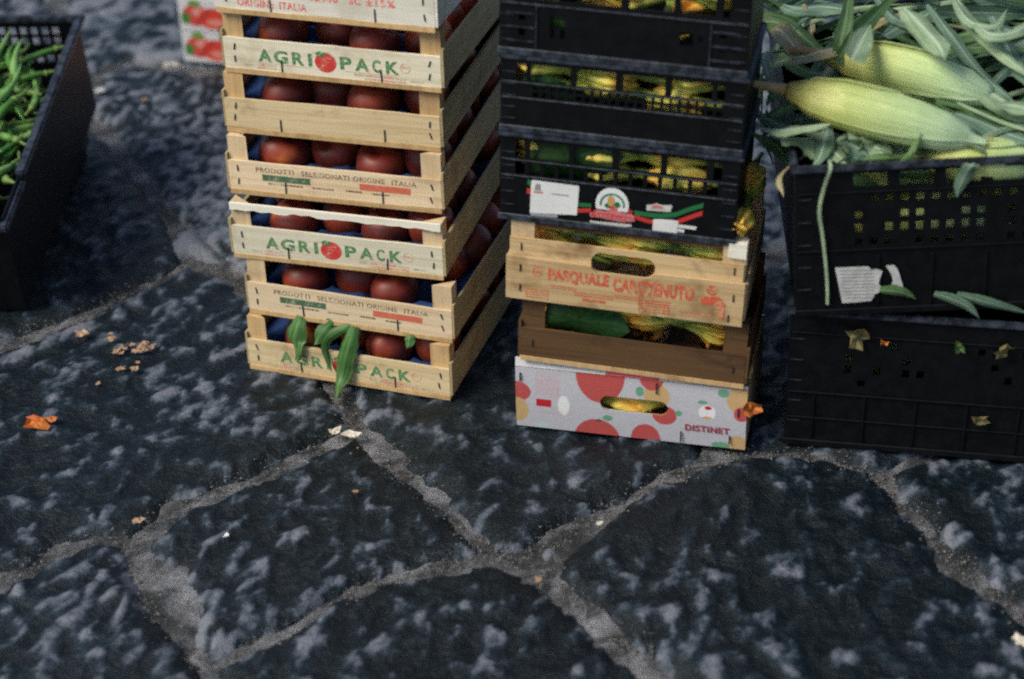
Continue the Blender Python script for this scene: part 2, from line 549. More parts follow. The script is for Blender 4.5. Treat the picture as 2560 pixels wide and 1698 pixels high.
def stone_mat():
    mt, t, bs = new_mat('basalt slab')
    at = node(t, 'ShaderNodeAttribute', attribute_name='chip')
    rm = node(t, 'ShaderNodeAttribute', attribute_name='rim')
    v = t.nodes.new('ShaderNodeTexCoord').outputs['Object']
    nf = noise_tex(t, v, 85, 5, 0.62, 0.4)
    n1 = noise_tex(t, v, 6, 4, 0.6)
    n2 = noise_tex(t, v, 420, 3, 0.7)

    def madd(x, m_, y):
        q = node(t, 'ShaderNodeMath', operation='MULTIPLY_ADD')
        t.links.new(x, q.inputs[0]); q.inputs[1].default_value = m_
        if isinstance(y, float): q.inputs[2].default_value = y
        else: t.links.new(y, q.inputs[2])
        return q.outputs[0]
    f = madd(nf, 0.8, madd(at.outputs['Fac'], 1.0, -0.40))
    f = madd(rm.outputs['Fac'], 0.10, f)
    f = madd(n1, 0.5, madd(f, 1.0, -0.25))
    f01 = madd(f, 0.8, 0.445)
    col = ramp(t, f01, [(0.25, (0.0014, 0.0056, 0.0095)), (0.46, (0.0034, 0.0096, 0.0155)), (0.59, (0.0110, 0.0225, 0.035)), (0.75, (0.074, 0.090, 0.120)), (0.98, (0.170, 0.180, 0.215))])  # pale end paints sky reflection on the facets into the base colour
    col = mixc(t, 1.0, col, ramp(t, n2, [(0.28, (0.5, 0.5, 0.5)), (0.5, (1, 1, 1)), (0.72, (1.6, 1.55, 1.5))]), 'MULTIPLY')
    t.links.new(col, bs.inputs['Base Color'])
    bs.inputs['Roughness'].default_value = 0.46
    bs.inputs['Specular IOR Level'].default_value = 0.32
    h = madd(n2, 0.25, madd(nf, 1.0, 0.0))
    bump(t, bs, h, 0.75, 0.007)
    return mt


def joint_mat():
    mt, t, bs = new_mat('joint grit')
    v = t.nodes.new('ShaderNodeTexCoord').outputs['Object']
    n1 = noise_tex(t, v, 15, 6, 0.66, 0.5)
    n2 = noise_tex(t, v, 300, 5, 0.75)
    c = ramp(t, n1, [(0.36, (0.028, 0.030, 0.032)), (0.45, (0.080, 0.082, 0.088)), (0.53, (0.20, 0.20, 0.215)), (0.67, (0.42, 0.42, 0.46))])
    c = mixc(t, 1.0, c, ramp(t, n2, [(0.32, (0.35, 0.34, 0.33)), (0.5, (0.9, 0.9, 0.9)), (0.68, (1.6, 1.55, 1.5))]), 'MULTIPLY')
    t.links.new(c, bs.inputs['Base Color'])
    bs.inputs['Roughness'].default_value = 0.6
    bump(t, bs, n2, 1.0, 0.008)
    return mt


M['stone'] = stone_mat()
M['joint'] = joint_mat()


# ------------------------------------------------------------------ the ground
pavement = empty('pavement')
tag(pavement, kind='structure')
gv, gf = [], []
xs = sorted([-6 + .25 * i for i in range(19)] + [-1.5 + .014 * i for i in range(216)] + [1.75 + .25 * i for i in range(19)])
ys = sorted([-2 + .25 * i for i in range(14)] + [1.5 + .016 * i for i in range(176)] + [4.5 + .4 * i for i in range(20)])
for x in xs:
    for y in ys:
        gv.append((x, y, -0.0150 + 0.0050 * noise.fractal(Vector((x * 16, y * 16, 3)), .9, 2.0, 4)))
ny_ = len(ys)
for i in range(len(xs) - 1):
    for j in range(ny_ - 1):
        a = i * ny_ + j
        gf.append((a, a + ny_, a + ny_ + 1, a + 1))
ground = link('ground', mesh(gv, gf, M['joint'], True))
tag(ground, kind='structure')


def fbm(P, sc, seed, octv=3):
    return np.array([noise.fractal(Vector((p[0] * sc[0] + seed, p[1] * sc[1] + seed * 1.7, seed * 0.3)), 1.0, 2.0, octv) for p in P])


def stone(poly, cell, seed, drop=0.0, gap=0.0040, coarse=False, wear_sheen=0.0):
    """one hewn basalt slab: outline on the ground, worn round at the rim, its face chiselled"""
    P = np.array(poly)
    x0, y0 = P.min(0) - cell; x1, y1 = P.max(0) + cell
    X, Y = np.meshgrid(np.arange(x0, x1, cell), np.arange(y0, y1, cell), indexing='ij')
    Q = np.stack([X.ravel(), Y.ravel()], 1)
    d = np.full(len(Q), 9.0); inside = np.zeros(len(Q), bool)
    for i in range(len(P)):
        a, b = P[i], P[(i + 1) % len(P)]
        e = b - a
        t = np.clip(((Q - a) @ e) / (e @ e + 1e-12), 0, 1)
        d = np.minimum(d, np.linalg.norm(Q - a - t[:, None] * e, axis=1))
        cr = ((a[1] > Q[:, 1]) != (b[1] > Q[:, 1])) & (Q[:, 0] < (b[0] - a[0]) * (Q[:, 1] - a[1]) / (b[1] - a[1] + 1e-12) + a[0])
        inside ^= cr
    sd_ = np.where(inside, d, -d) - gap
    keep = sd_ > -0.02
    idx = np.full(len(Q), -1); idx[keep] = np.arange(keep.sum())
    K, D = Q[keep], sd_[keep]
    D = D + 0.013 * fbm(K, (6.5, 6.5), seed, 4) + (0 if coarse else 0.007) * fbm(K, (38, 38), seed + 5, 3)
    if coarse:
        big = fbm(K, (5, 5), seed + 11, 2); chip = np.zeros(len(K)); low = np.zeros(len(K))
    else:
        big = fbm(K, (5, 5), seed + 11, 3)
        sf = 1.0 + .35 * ((seed * .618) % 1)
        wx = fbm(K, (14, 14), seed + 3, 2)[:, None] * np.array([.018, .018])
        chip = fbm(K + wx, (38 * sf, 25 * sf), seed + 23, 4)            # chisel marks a few centimetres across
        low = fbm(K, (4.0, 4.0), seed + 41, 2)
    edge = 1 - np.clip(D / 0.046, 0, 1)
    z = -0.003 - 0.022 * edge ** 2.7 + 0.0085 * big + 0.0060 * np.clip(chip, -0.7, 0.6) + drop
    z = np.where(D < 0, z - 0.9 * np.clip(-D, 0, 0.05), z)
    worn = (chip * .92 + 0.26 * low + wear_sheen) if not coarse else np.full(len(K), -.16)  # colour mask: stands for sky glinting off wet facets as well as wear
    rim = np.clip((0.030 - D) / 0.03, 0, 1)
    verts = np.column_stack([K, z])
    I = idx.reshape(X.shape)
    a, b, c, e = I[:-1, :-1], I[1:, :-1], I[1:, 1:], I[:-1, 1:]
    ok = (a >= 0) & (b >= 0) & (c >= 0) & (e >= 0)
    F = np.stack([a[ok], b[ok], c[ok], e[ok]], 1)
    me = mesh(verts.tolist(), F.tolist(), M['stone'], True)
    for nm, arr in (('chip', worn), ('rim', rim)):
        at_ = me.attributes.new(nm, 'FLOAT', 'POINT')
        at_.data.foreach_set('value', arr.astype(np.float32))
    return link('paving_stone', me, pavement)


AB = [(895, 1060), (1000, 1160), (1130, 1275), (1225, 1370)]
AE = [(895, 1060), (680, 1160), (440, 1262), (320, 1340)]
EF = [(320, 1340), (352, 1450), (402, 1530), (455, 1585), (515, 1655)]
FB = [(515, 1655), (611, 1612), (794, 1515), (941, 1440), (1082, 1405), (1225, 1370)]
BSE = [(1225, 1370), (1318, 1407), (1412, 1470), (1553, 1585), (1690, 1700), (1900, 1900)]
BNE = [(1225, 1370), (1318, 1362), (1412, 1322), (1506, 1275), (1600, 1222), (1680, 1180), (1790, 1140)]
GH = [(1790, 1140), (1863, 1116), (2006, 1128), (2128, 1153), (2193, 1172)]
HSE = [(2193, 1172), (2270, 1255), (2331, 1310), (2384, 1385), (2453, 1446), (2535, 1503), (2760, 1690)]
EL = [(320, 1340), (235, 1332), (150, 1368), (76, 1402), (0, 1432), (-160, 1500)]
CL = [(470, 640), (380, 690), (300, 728), (216, 774), (100, 815), (0, 850), (-160, 920)]
CU_ = [(470, 640), (433, 547), (392, 492), (307, 392), (240, 300), (195, 235)]
CA = [(470, 640), (560, 672), (690, 760), (800, 890), (895, 1060)]
HJ = [(195, 235), (260, 172), (318, 148), (450, 160), (720, 190)]
rv = lambda L: list(reversed(L))
EF2 = [(338, 1352), (362, 1392), (440, 1430), (462, 1490), (456, 1560), (515, 1655)]
traced = [
    AE[:-1] + EF2 + FB[1:] + rv(AB)[1:-1],                                                     # the pocked slab in the middle
    rv(CL) + CA[1:] + AE[1:] + EL[1:],                                                       # the slab with the scraps
    rv(EL) + EF[1:] + [(520, 1800), (300, 1900), (-200, 1900), (-260, 1700)],
    FB + BSE[1:] + [(1500, 2050), (1000, 2100), (640, 1980), (540, 1800)],
    [(1345, 1432), (1380, 1372), (1446, 1330)] + BNE[3:-1] + [(x, y - 16) for x, y in GH] + HSE[1:] + [(2500, 1960), (1950, 1960)] + rv(BSE)[1:-2],
    AB + BNE[1:] + [(1800, 950), (1740, 760), (1400, 690), (1150, 700), (820, 880)],
    CL + [(-300, 600), (-260, 330), (0, 270), (195, 235)] + rv(CU_)[1:-1],
    [(520, 610), (452, 552)] + CU_[2:] + HJ[1:] + [(900, 330), (1010, 600), (820, 880), (690, 760), (585, 672)],
    HJ + [(800, 40), (780, -90), (420, -110), (130, -90), (150, 110)],
    [(195, 235), (150, 110), (130, -90), (-300, -90), (-300, 330), (-20, 262)],
    [(720, 190), (800, 40), (790, -90), (1480, -110), (1700, 60), (1780, 330), (1740, 740), (1400, 680), (1020, 600), (900, 330)],
    [(1790, 1140), (1800, 950), (1750, 760), (1900, 640), (2120, 620), (2360, 700), (2480, 900), (2400, 1090), (2193, 1172), (2128, 1153), (2006, 1128), (1863, 1116)],
    [(1750, 740), (1785, 330), (1700, 60), (1900, -90), (2300, -90), (2360, 300), (2350, 690), (2120, 610), (1900, 630)],
    [(2193, 1160), (2400, 1068), (2490, 900), (2380, 690), (2900, 620), (3000, 1200), (2900, 1650), (2760, 1690), (2535, 1503), (2453, 1446), (2384, 1385), (2331, 1310), (2270, 1255)],
    [(2370, 690), (2380, 300), (2310, -90), (2900, -90), (3000, 610)],
    [(408, 606), (438, 556), (500, 556), (566, 640), (548, 664), (474, 632), (398, 660)],      # pale broken corner by the nectarine stack
    [(1314, 1398), (1326, 1338), (1400, 1312), (1452, 1330), (1408, 1376), (1352, 1420)],      # pale lump at the central joint
    [(338, 1396), (384, 1404), (448, 1440), (458, 1500), (448, 1556), (410, 1528), (362, 1452)],
]
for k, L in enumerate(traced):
    stone([(G(*p).x, G(*p).y) for p in L], 0.0075 if k < 6 or k == 7 else 0.010, 3.1 + k * 5.3, wear_sheen={7: .30, 8: .38, 9: .38, 10: .32, 12: .34, 6: -.10, 15: 1.0, 16: .80, 17: .20, 4: -.04, 0: -.06, 5: -.08}.get(k, 0))  # far slabs: painted sky sheen; by the peppers: painted shade; small ones pale stone

# grit lying in the joints, far too much to count
rnd = random.Random(31)
gv, gf = [], []
for L in (AB, AE, EF, FB, BSE, BNE, GH, HSE, EL, CL, CU_, CA, HJ):
    for (ax, ay), (bx_, by_) in zip(L, L[1:]):
        a, b = G(ax, ay), G(bx_, by_)
        for i in range(int((b - a).length * 1500)):
            p = a.lerp(b, rnd.random()) + Vector((rnd.gauss(0, .013), rnd.gauss(0, .013), 0))
            r_ = .0006 + .0017 * rnd.random() ** 3
            z = -.0128 + abs((p - a).cross((b - a).normalized()).z) * .35 + rnd.uniform(-.001, .002)
            k = len(gv)
            for q in ((1, 0, 0), (0, 1, 0), (-1, 0, 0), (0, -1, 0), (0, 0, .8), (0, 0, -.8)):
                gv.append((p.x + q[0] * r_ * rnd.uniform(.6, 1.3), p.y + q[1] * r_ * rnd.uniform(.6, 1.3), z + q[2] * r_))
            for f in ((0, 1, 4), (1, 2, 4), (2, 3, 4), (3, 0, 4), (1, 0, 5), (2, 1, 5), (3, 2, 5), (0, 3, 5)): gf.append(tuple(k + i_ for i_ in f))
M['grit'] = plain('joint grit grains', (0.09, 0.085, 0.078), .7, (0.30, 0.29, 0.285), 130, 0, .4, .4, .8)
tag(link('joint_grit', mesh(gv, gf, M['grit'])), kind='stuff')

# plainer slabs beyond what the photograph shows
inner = [(G(*p).x, G(*p).y) for p in ((-160, 1990), (2700, 1990), (2900, 1200), (2900, -80), (-290, -80), (-290, 800))]


def in_poly(x, y, P):
    r = False
    for i in range(len(P)):
        a, b = P[i], P[(i + 1) % len(P)]
        if (a[1] > y) != (b[1] > y) and x < (b[0] - a[0]) * (y - a[1]) / (b[1] - a[1]) + a[0]: r = not r
    return r


jit = {}
for i in range(-6, 8):
    for j in range(-1, 12):
        jit[(i, j)] = (i * 0.62 + (j % 2) * 0.3 + random.uniform(-.06, .06), 0.5 + j * 0.55 + random.uniform(-.06, .06))
for i in range(-6, 7):
    for j in range(-1, 11):
        q = [jit[(i, j)], jit[(i + 1, j)], jit[(i + 1, j + 1)], jit[(i, j + 1)]]
        c = (sum(p[0] for p in q) / 4, sum(p[1] for p in q) / 4)
        if any(in_poly(*p, inner) for p in q + [c]): continue
        stone(q, 0.045, 100 + i * 3.7 + j * 9.1, drop=-0.006, coarse=True)


# ------------------------------------------------------------------ wooden fruit crates
SHARED = {}


def shared(key, fn):
    if key not in SHARED: SHARED[key] = fn()
    return SHARED[key]


def staple(parent, x, z, l, y=-0.0055, lean=0.0):
    me = shared(('staple', round(l, 4)), lambda: MB().box(-.0009, .0009, -.0007, .0007, -l / 2, l / 2).box(-.0009, .0009, -.0003, .004, l / 2, l / 2 + .0016).make(M['staple']))
    o = link('staple', me, parent, (x, y, z))
    o.rotation_euler = (0, lean, 0)
    return o


def put(parent, name, me, mat, x=0, y=0, z=0):
    me.materials.clear(); me.materials.append(mat)
    return link(name, me, parent, (x, y, z))


def dashes(rows, x0, x1, z, y, h=0.0022):
    """unreadably small lines of print as little blocks"""
    b = MB()
    for r in range(rows):
        x = x0
        while x < x1:
            l = random.uniform(.0016, .0052)
            b.flat([(x, z - r * h * 1.7), (min(x + l, x1), z - r * h * 1.7), (min(x + l, x1), z - r * h * 1.7 + h), (x, z - r * h * 1.7 + h)], y)
            x += l + random.uniform(.0005, .0014)
    return b


PY = -0.0053                                                            # face of a board, just proud of it


def print_agri(b, w):
    X = lambda f: -w / 2 + f * w
    for ch, a, c in (('A', .160, .225), ('G', .234, .300), ('R', .320, .376), ('I', .395, .412), ('P', .542, .595), ('A', .610, .676), ('C', .690, .728), ('K', .752, .812)):
        put(b, 'lettering', text_mesh(ch, (c - a) * w, .0205, 0.035), M['ink_green'], X(a), PY, .0215)
    o = MB().flat(ellipse(X(.475), .0300, .0168, .0158), PY).make(); put(b, 'tomato_print', o, M['ink_red'])
    o = MB().flat(ellipse(X(.455), .0430, .0078, .0042) , PY - .0003).make(); put(b, 'stem_print', o, M['ink_green'])
    put(b, 'stem_print', MB().flat(ellipse(X(.422), .0440, .0040, .0012, 12), PY).make(), M['ink_red_faint'])
    for a, c in ((.15, .41), (.56, .81)): put(b, 'rule_print', MB().flat([(X(a), .0190), (X(c), .0190), (X(c), .0198), (X(a), .0198)], PY).make(), M['ink_red_faint'])
    o = MB().flat(arc_band(X(.840), .0330, .0068, .0078, 0, 360, 24), PY).flat([(X(.825), .033), (X(.86), .0325), (X(.86), .0355), (X(.825), .036)], PY).make()
    put(b, 'seal_print', o, M['ink_red_faint'])
    put(b, 'small_print', dashes(1, X(.09), X(.137), .0135, PY, .0035).make(), M['ink_green_faint'])
    put(b, 'small_print', dashes(2, X(.15), X(.24), .0150, PY, .0028).make(), M['ink_red_faint'])
    put(b, 'small_print', dashes(1, X(.60), X(.65), .0140, PY, .0035).make(), M['ink_green_faint'])
    put(b, 'small_print', dashes(2, X(.65), X(.84), .0140, PY, .0032).make(), M['ink_red_faint'])
    put(b, 'small_print', dashes(1, X(.86), X(.92), .0120, PY, .0032).make(), M['ink_green_faint'])


def print_prodotti(b, w):
    X = lambda f: -w / 2 + f * w
    for t_, a, c in (('PRODOTTI', .133, .312), ('SELEZIONATI', .349, .574), ('ORIGINE', .592, .740), ('ITALIA', .773, .887)):
        put(b, 'lettering', text_mesh(t_, (c - a) * w, .0085, 0.012), M['ink_brown'], X(a), PY, .0405)
    q = lambda a, c, z0, z1: MB().flat([(X(a), z0), (X(c), z0), (X(c), z1), (X(a), z1)], PY).make()
    put(b, 'green_bar', q(.16, .388, .0265, .0370), M['ink_darkgreen'])
    put(b, 'red_bar', q(.621, .858, .0270, .0375), M['ink_salmon'])
    for a, c, z in ((.186, .35, .0205), (.396, .497, .0205), (.555, .63, .0215), (.68, .755, .0205)):
        put(b, 'small_print', dashes(1, X(a), X(c), z, PY, .0028).make(), M['ink_brown'])


def print_white(b, w):
    X = lambda f: -w / 2 + f * w
    put(b, 'lettering', text_mesh('ORIGINE', .058, .0115, 0.02), M['ink_scarlet'], X(.10), PY, .0130)
    put(b, 'lettering', text_mesh('ITALIA', .042, .0115, 0.02), M['ink_scarlet'], X(.297), PY, .0130)
    put(b, 'lettering', text_mesh('62500', .045, .0115, 0.02), M['ink_scarlet'], X(.435), PY, .0310)
    put(b, 'lettering', text_mesh('SC', .018, .0115, 0.02), M['ink_scarlet'], X(.618), PY, .0310)
    put(b, 'lettering', text_mesh('\u00b115%', .044, .0115, 0.02), M['ink_scarlet'], X(.695), PY, .0310)


def thin_board(x0, x1, z0, z1, y0=-.005, y1=0.0, n=10, rag=0.0006):
    """sawn board whose long edges wander a little"""
    top = [(x0 + (x1 - x0) * i / n, z1 + random.uniform(-rag, rag)) for i in range(n + 1)]
    bot = [(x0 + (x1 - x0) * i / n, z0 + random.uniform(-rag, rag)) for i in range(n + 1)]
    return MB().prism(bot + list(reversed(top)), y0, y1).make()


def wood_crate(name, loc, yaw, tilt, w, d, h, hb, board, post, printer=None, label='', group='', slat='slat', pw=.031, staples=True):
    r = empty(name, loc, yaw, tilt)
    tag(r, label, 'crate', group)
    for y0, y1, fr in ((-.005, 0, 1), (d, d + .005, 0)):
        b = put(r, 'end_board', thin_board(-w / 2, w / 2, .0075, hb, y0, y1), M[board])
        if fr:
            if printer: printer(b, w)
            if staples:
                for sx in (-1, 1):
                    for zz in (.022, .043):
                        staple(b, sx * (w / 2 - .016) + random.uniform(-.002, .002), zz + random.uniform(-.002, .002), .0085, lean=random.uniform(-.35, .35))
                for fx in (.265, .735):
                    staple(b, -w / 2 + fx * w + random.uniform(-.004, .004), .0145, .022, lean=random.uniform(-.06, .06))
        put(r, 'base_rail', MB().box(-w / 2, w / 2, y0 + (-.0015 if fr else -.028), y1 + (.028 if fr else .0015), .0, .0072, .0004).make(), M['post' if fr else 'slat'])
    for sx in (-1, 1):
        for sy in (0, 1):
            y = .0005 if sy == 0 else d - .0005
            yy = y + (.022 if sy == 0 else -.022)
            xo = sx * (w / 2 - .0005)
            pts = [(xo, y), (xo - sx * pw, y), (xo, yy)]
            if (sx > 0) == (sy == 0): pts = pts[::-1]
            vs = [(px, py, z) for z in (.0073, h - .0015) for px, py in pts]
            me = mesh(vs, [(2, 1, 0), (3, 4, 5), (0, 1, 4, 3), (1, 2, 5, 4), (2, 0, 3, 5)])
            put(r, 'corner_post', me, M[post])
        b = MB().box(sx * (w / 2) + (0 if sx > 0 else -.004), sx * (w / 2) + (.004 if sx > 0 else 0), -.0045, d + .0045, .008, .010 + hb * 1.02, .0006).make()
        put(r, 'side_slat', b, M[slat])
    for k in range(5):
        x = -w / 2 + .034 + (w - .068) * k / 4
        put(r, 'bottom_slat', MB().box(x - .026, x + .026, .004, d - .004, .0075, .0105).make(), M[slat])
    return r


LW, LD, LH, LB = .340, .44, .0965, .0558
left = [  # index, ground x, y, yaw, board, post, printer, phrase
    (6, -.2576, 2.4499, 18.72, 'board', 'post', print_agri, 'bottom green-lettered crate'),
    (5, -.2502, 2.4631, 18.77, 'board_peach', 'post_pale', print_prodotti, 'lower bar-printed crate'),
    (4, -.2632, 2.4804, 15.69, 'board_white', 'post_pale', print_agri, 'middle green-lettered crate'),
    (3, -.2617, 2.5123, 15.43, 'board_peach', 'post_pale', print_prodotti, 'upper bar-printed crate'),
    (2, -.2592, 2.5283, 15.85, 'board', 'post', None, 'plain-board crate'),
    (1, -.2524, 2.5287, 17.08, 'board_white', 'post', print_agri, 'upper green-lettered crate'),
    (0, -.2560, 2.5240, 17.9, 'board_bleached', 'post', print_white, 'white topmost crate'),
]
clabel = {
    6: 'wooden fruit crate with green lettering at the bottom of the stack, leaves hanging out',
    5: 'wooden fruit crate with green and red bars, second from the bottom of the nectarine stack',
    4: 'wooden fruit crate with green lettering, in the middle of the nectarine stack',
    3: 'wooden fruit crate with green and red bars, higher of the two so printed',
    2: 'wooden fruit crate with a blank front board in the nectarine stack',
    1: 'wooden fruit crate with green lettering, just under the white topmost crate',
    0: 'whitish wooden fruit crate with red lettering on top of the nectarine stack',
}
ORD = ['leftmost', 'second from left', 'third from left', 'rightmost']


def fruit_mesh(k):
    rnd = random.Random(k)
    vs, fs = [], []
    n, mm = 20, 14
    rr = .0385
    for i in range(mm + 1):
        th = math.pi * i / mm
        for j in range(n):
            ph = 2 * math.pi * j / n
            q = rr * (1 + .03 * math.cos(2 * ph + k) * math.sin(th) - .05 * math.exp(-(ph - math.pi) ** 2 * 8) * math.sin(th))
            z = q * math.cos(th) * .95 - (.012 * math.exp(-(th / .35) ** 2))
            vs.append((q * math.sin(th) * math.cos(ph), q * math.sin(th) * math.sin(ph), z))
    for i in range(mm):
        for j in range(n):
            fs.append((i * n + j, (i + 1) * n + j, (i + 1) * n + (j + 1) % n, i * n + (j + 1) % n))
    return mesh(vs, fs, M['fruit'], True)


FR = [fruit_mesh(k) for k in range(3)]


def tray_mesh(w, d, cups):
    nx, ny = 44, 56
    vs, fs = [], []
    cp = np.array(cups)
    for i in range(nx + 1):
        for j in range(ny + 1):
            x, y = -w / 2 + w * i / nx, .003 + d * j / ny
            q = np.min(np.hypot(cp[:, 0] - x, cp[:, 1] - y))
            z = .0125 + (.030 if y < .1 else .026) * min(1, (q / .049) ** 2.8)
            ed = min(x + w / 2, w / 2 - x, y, d - y)
            if ed < .016: z = max(z, (.030 if y < .02 else .030 if x > 0 else .045) + .004 * math.sin(x * 90) + .004 * math.sin(y * 70))
            vs.append((x, y, z + .0012 * noise.noise(Vector((x * 120, y * 120, 0)))))
    for i in range(nx):
        for j in range(ny):
            a = i * (ny + 1) + j
            fs.append((a, a + ny + 1, a + ny + 2, a + 1))
    return mesh(vs, fs, M['blue_tray'], True)


for idx, x, y, yaw, board, post, pr, phrase in left:
    z = (6 - idx) * LH
    yaw = R(yaw)
    r = wood_crate('wooden_crate', (x, y, z), yaw, 0, LW, LD, LH, LB if idx else .068, board, post, pr, clabel[idx], 'nectarine crates in the left stack',
                   slat='board_bleached' if idx == 0 else 'slat')
    if idx == 4:                                                      # a pale torn strip along its top
        n = 26
        top = [(-LW / 2 + .001 + (LW - .002) * i / n, LH - .001) for i in range(n + 1)]
        bot = [(-LW / 2 + .001 + (LW - .002) * i / n, LH - .0115 + random.uniform(-.0016, .0012) + (.002 if 7 < i < 11 else 0)) for i in range(n + 1)]
        put(r, 'top_strip', MB().prism(bot + top[::-1], -.006, -.001).make(), M['board_bleached'])
    if idx == 0: continue
    rnd = random.Random(idx * 13)
    cups = []
    for row in range(5):
        for col in range(4):
            cups.append((max(-.126, min(.126, -.094 + .0745 * col + (-.020 if row % 2 else 0) + rnd.uniform(-.008, .008))), .047 + .0790 * row + (.030 if col % 2 and row < 2 else 0) + rnd.uniform(0, .008)))
    T = Matrix.Translation((x, y, z)) @ Matrix.Rotation(-yaw, 4, 'Z')
    t = link('fruit_tray', tray_mesh(LW - .012, LD - .006, cups))
    t.matrix_world = T
    tag(t, 'blue moulded paper tray inside the ' + phrase, 'tray', 'blue trays under the nectarines')
    for row in range(5):
        for col in range(4):
            if row > 1 and col < 3: continue
            cx, cy = cups[row * 4 + col]
            if idx == 5 and row == 0 and col == 3: continue              # an empty cup
            o = link('nectarine', FR[rnd.randrange(3)])
            o.matrix_world = T @ Matrix.Translation((cx, cy, .0475 + rnd.uniform(-.004, .003))) \
                @ Matrix.Rotation(rnd.uniform(0, 6.28), 4, 'Z') @ Matrix.Rotation(rnd.uniform(-.9, .9), 4, 'X') @ Matrix.Scale(rnd.uniform(.94, 1.06), 4)
            if row < 2: lb = 'dark red nectarine, %s in the %s row of the %s' % (ORD[col], ('front', 'second')[row], phrase)
            else: lb = 'dark red nectarine, %s along the side slats of the %s' % (['', '', 'third', 'fourth', 'fifth', 'sixth'][row] , phrase)
            tag(o, lb, 'nectarine', 'nectarines in the wooden crates')

# leaves hanging from the bottom crate of nectarines
T6 = Matrix.Translation((-.2576, 2.4499, 0)) @ Matrix.Rotation(-R(18.72), 4, 'Z')


def sprig(name, label, leaves):
    r = bpy.data.objects.new(name, None); C.objects.link(r)
    r.matrix_world = T6 @ Matrix.Translation(leaves[0][0][0])
    o0 = Vector(leaves[0][0][0])
    tag(r, label, 'leaves', 'sprigs hanging from the bottom crate')
    for pts, wd, tw in leaves:
        link('leaf', leaf_mesh([Vector(p) - o0 for p in pts], wd, M['peach_leaf'], 22, .45, (1, .1, 0), .6, .09, 0, tw, 1, .09), r)
    return r


sprig('leaf_sprig', 'green peach leaves drooping over the front board of the bottom fruit crate', [
    ([(.012, .004, .103), (.008, -.009, .080), (.001, -.013, .055), (-.006, -.016, .026), (-.008, -.032, .010), tuple(T6.inverted() @ G(838, 1012, .004))], .031, .5),
    ([(-.080, .006, .106), (-.083, -.003, .088), (-.087, -.010, .068), (-.083, -.012, .052), (-.079, -.013, .034)], .035, .7),
    ([(.004, .004, .103), (-.012, -.004, .094), (-.029, -.009, .078), (-.032, -.011, .055), (-.024, -.013, .022)], .017, -.7),
    ([(-.026, .008, .104), (-.036, .003, .092), (-.046, -.002, .078), (-.054, -.006, .064)], .030, .4)])
sprig('leaf_sprig', 'single small peach leaf tip under the red bar of the crate above', [
    ([(.104, .004, .104), (.106, -.004, .096), (.104, -.007, .084)], .017, .2)])

# ------------------------------------------------------------------ the right-hand stack
RY, TILT = R(13.8), R(2.1)
P0 = Vector((.1678, 2.2778, 0))
RA, RN = Vector((math.cos(RY), -math.sin(RY), 0)), Vector((math.sin(RY), math.cos(RY), 0))


def at(s, d, z): return P0 + RA * s + RN * d + Vector((0, 0, z))


# cardboard fruit box at the bottom
BW, BD = .347, .22
box = empty('cardboard_box', at(.0045, 0, 0), RY)
tag(box, 'white cardboard fruit box printed with red and peach coloured fruit, under the right stack', 'box')


def top_z(x): return .1060


def flap_z(x): return .1215 - .0105 * (x / BW + .5)


SL = (-.0445, .0575, .0465, .0715)                                         # hand hole


def in_slot(x, z):
    zc, rz = (SL[2] + SL[3]) / 2 - .0055 * 0, (SL[3] - SL[2]) / 2
    xx = min(max(x, SL[0] + rz), SL[1] - rz)
    return (x - xx) ** 2 + (z - zc) ** 2 < rz * rz


WHITE, RED, PEACH, LEAF, DRED = (.52, .51, .555), (.50, .085, .080), (.58, .38, .18), (.15, .35, .22), (.50, .02, .03)
PRINTS = []


def zz4(x, y): return (-.167 + (x - 145) / 4129 - .0045, (1320 + (x - 135) * .111 - y) / 3463)


for x, y, rx, ry, c in ((135, 1100, 98, 62, RED), (150, 1215, 66, 76, PEACH), (668, 1010, 152, 168, RED), (650, 1418, 148, 136, RED), (955, 1408, 92, 94, RED),
                        (1020, 1142, 80, 74, PEACH), (985, 1030, 76, 76, RED), (915, 1112, 26, 30, LEAF), (1070, 1258, 76, 58, RED), (1157, 1246, 22, 17, LEAF),
                        (715, 1275, 32, 18, LEAF), (1525, 1172, 80, 76, PEACH), (1538, 1256, 46, 44, RED), (1425, 1128, 36, 24, LEAF), (1525, 1445, 62, 56, PEACH), (1420, 1450, 58, 22, LEAF),
                        (300, 1320, 40, 14, (.48, .60, .55)), (1330, 1242, 52, 44, (.80, .79, .80)), (1335, 1215, 22, 12, DRED), (1330, 1275, 30, 10, PEACH), (1300, 1180, 30, 12, LEAF),
                        (660, 1290, 22, 9, (.12, .09, .06)), (440, 1195, 36, 62, (.80, .80, .80))):
    PRINTS.append((*zz4(x, y), rx / 4129, ry / 3463, c))
RX = (-.167 + (268 - 145) / 4129 - .0045, -.167 + (362 - 145) / 4129 - .0045)


def box_colour(x, z):
    c = WHITE
    for cx, cz, rx, rz, cc in PRINTS:
        if ((x - cx) / rx) ** 2 + ((z - cz) / rz) ** 2 < 1: c = cc
    if RX[0] < x < RX[1] and .0405 < z < .0540: c = DRED
    if RX[0] - .001 < x < RX[0] + .036 and .0600 < z < .1020 and int(z * 720) % 2 == 0: c = tuple(a * .6 + b * .4 for a, b in zip(c, (.62, .25, .28)))
    if RX[0] - .001 < x < RX[0] + .055 and .0260 < z < .0360 and int(z * 720) % 2 == 0: c = tuple(a * .7 + b * .3 for a, b in zip(c, (.62, .25, .28)))
    return c


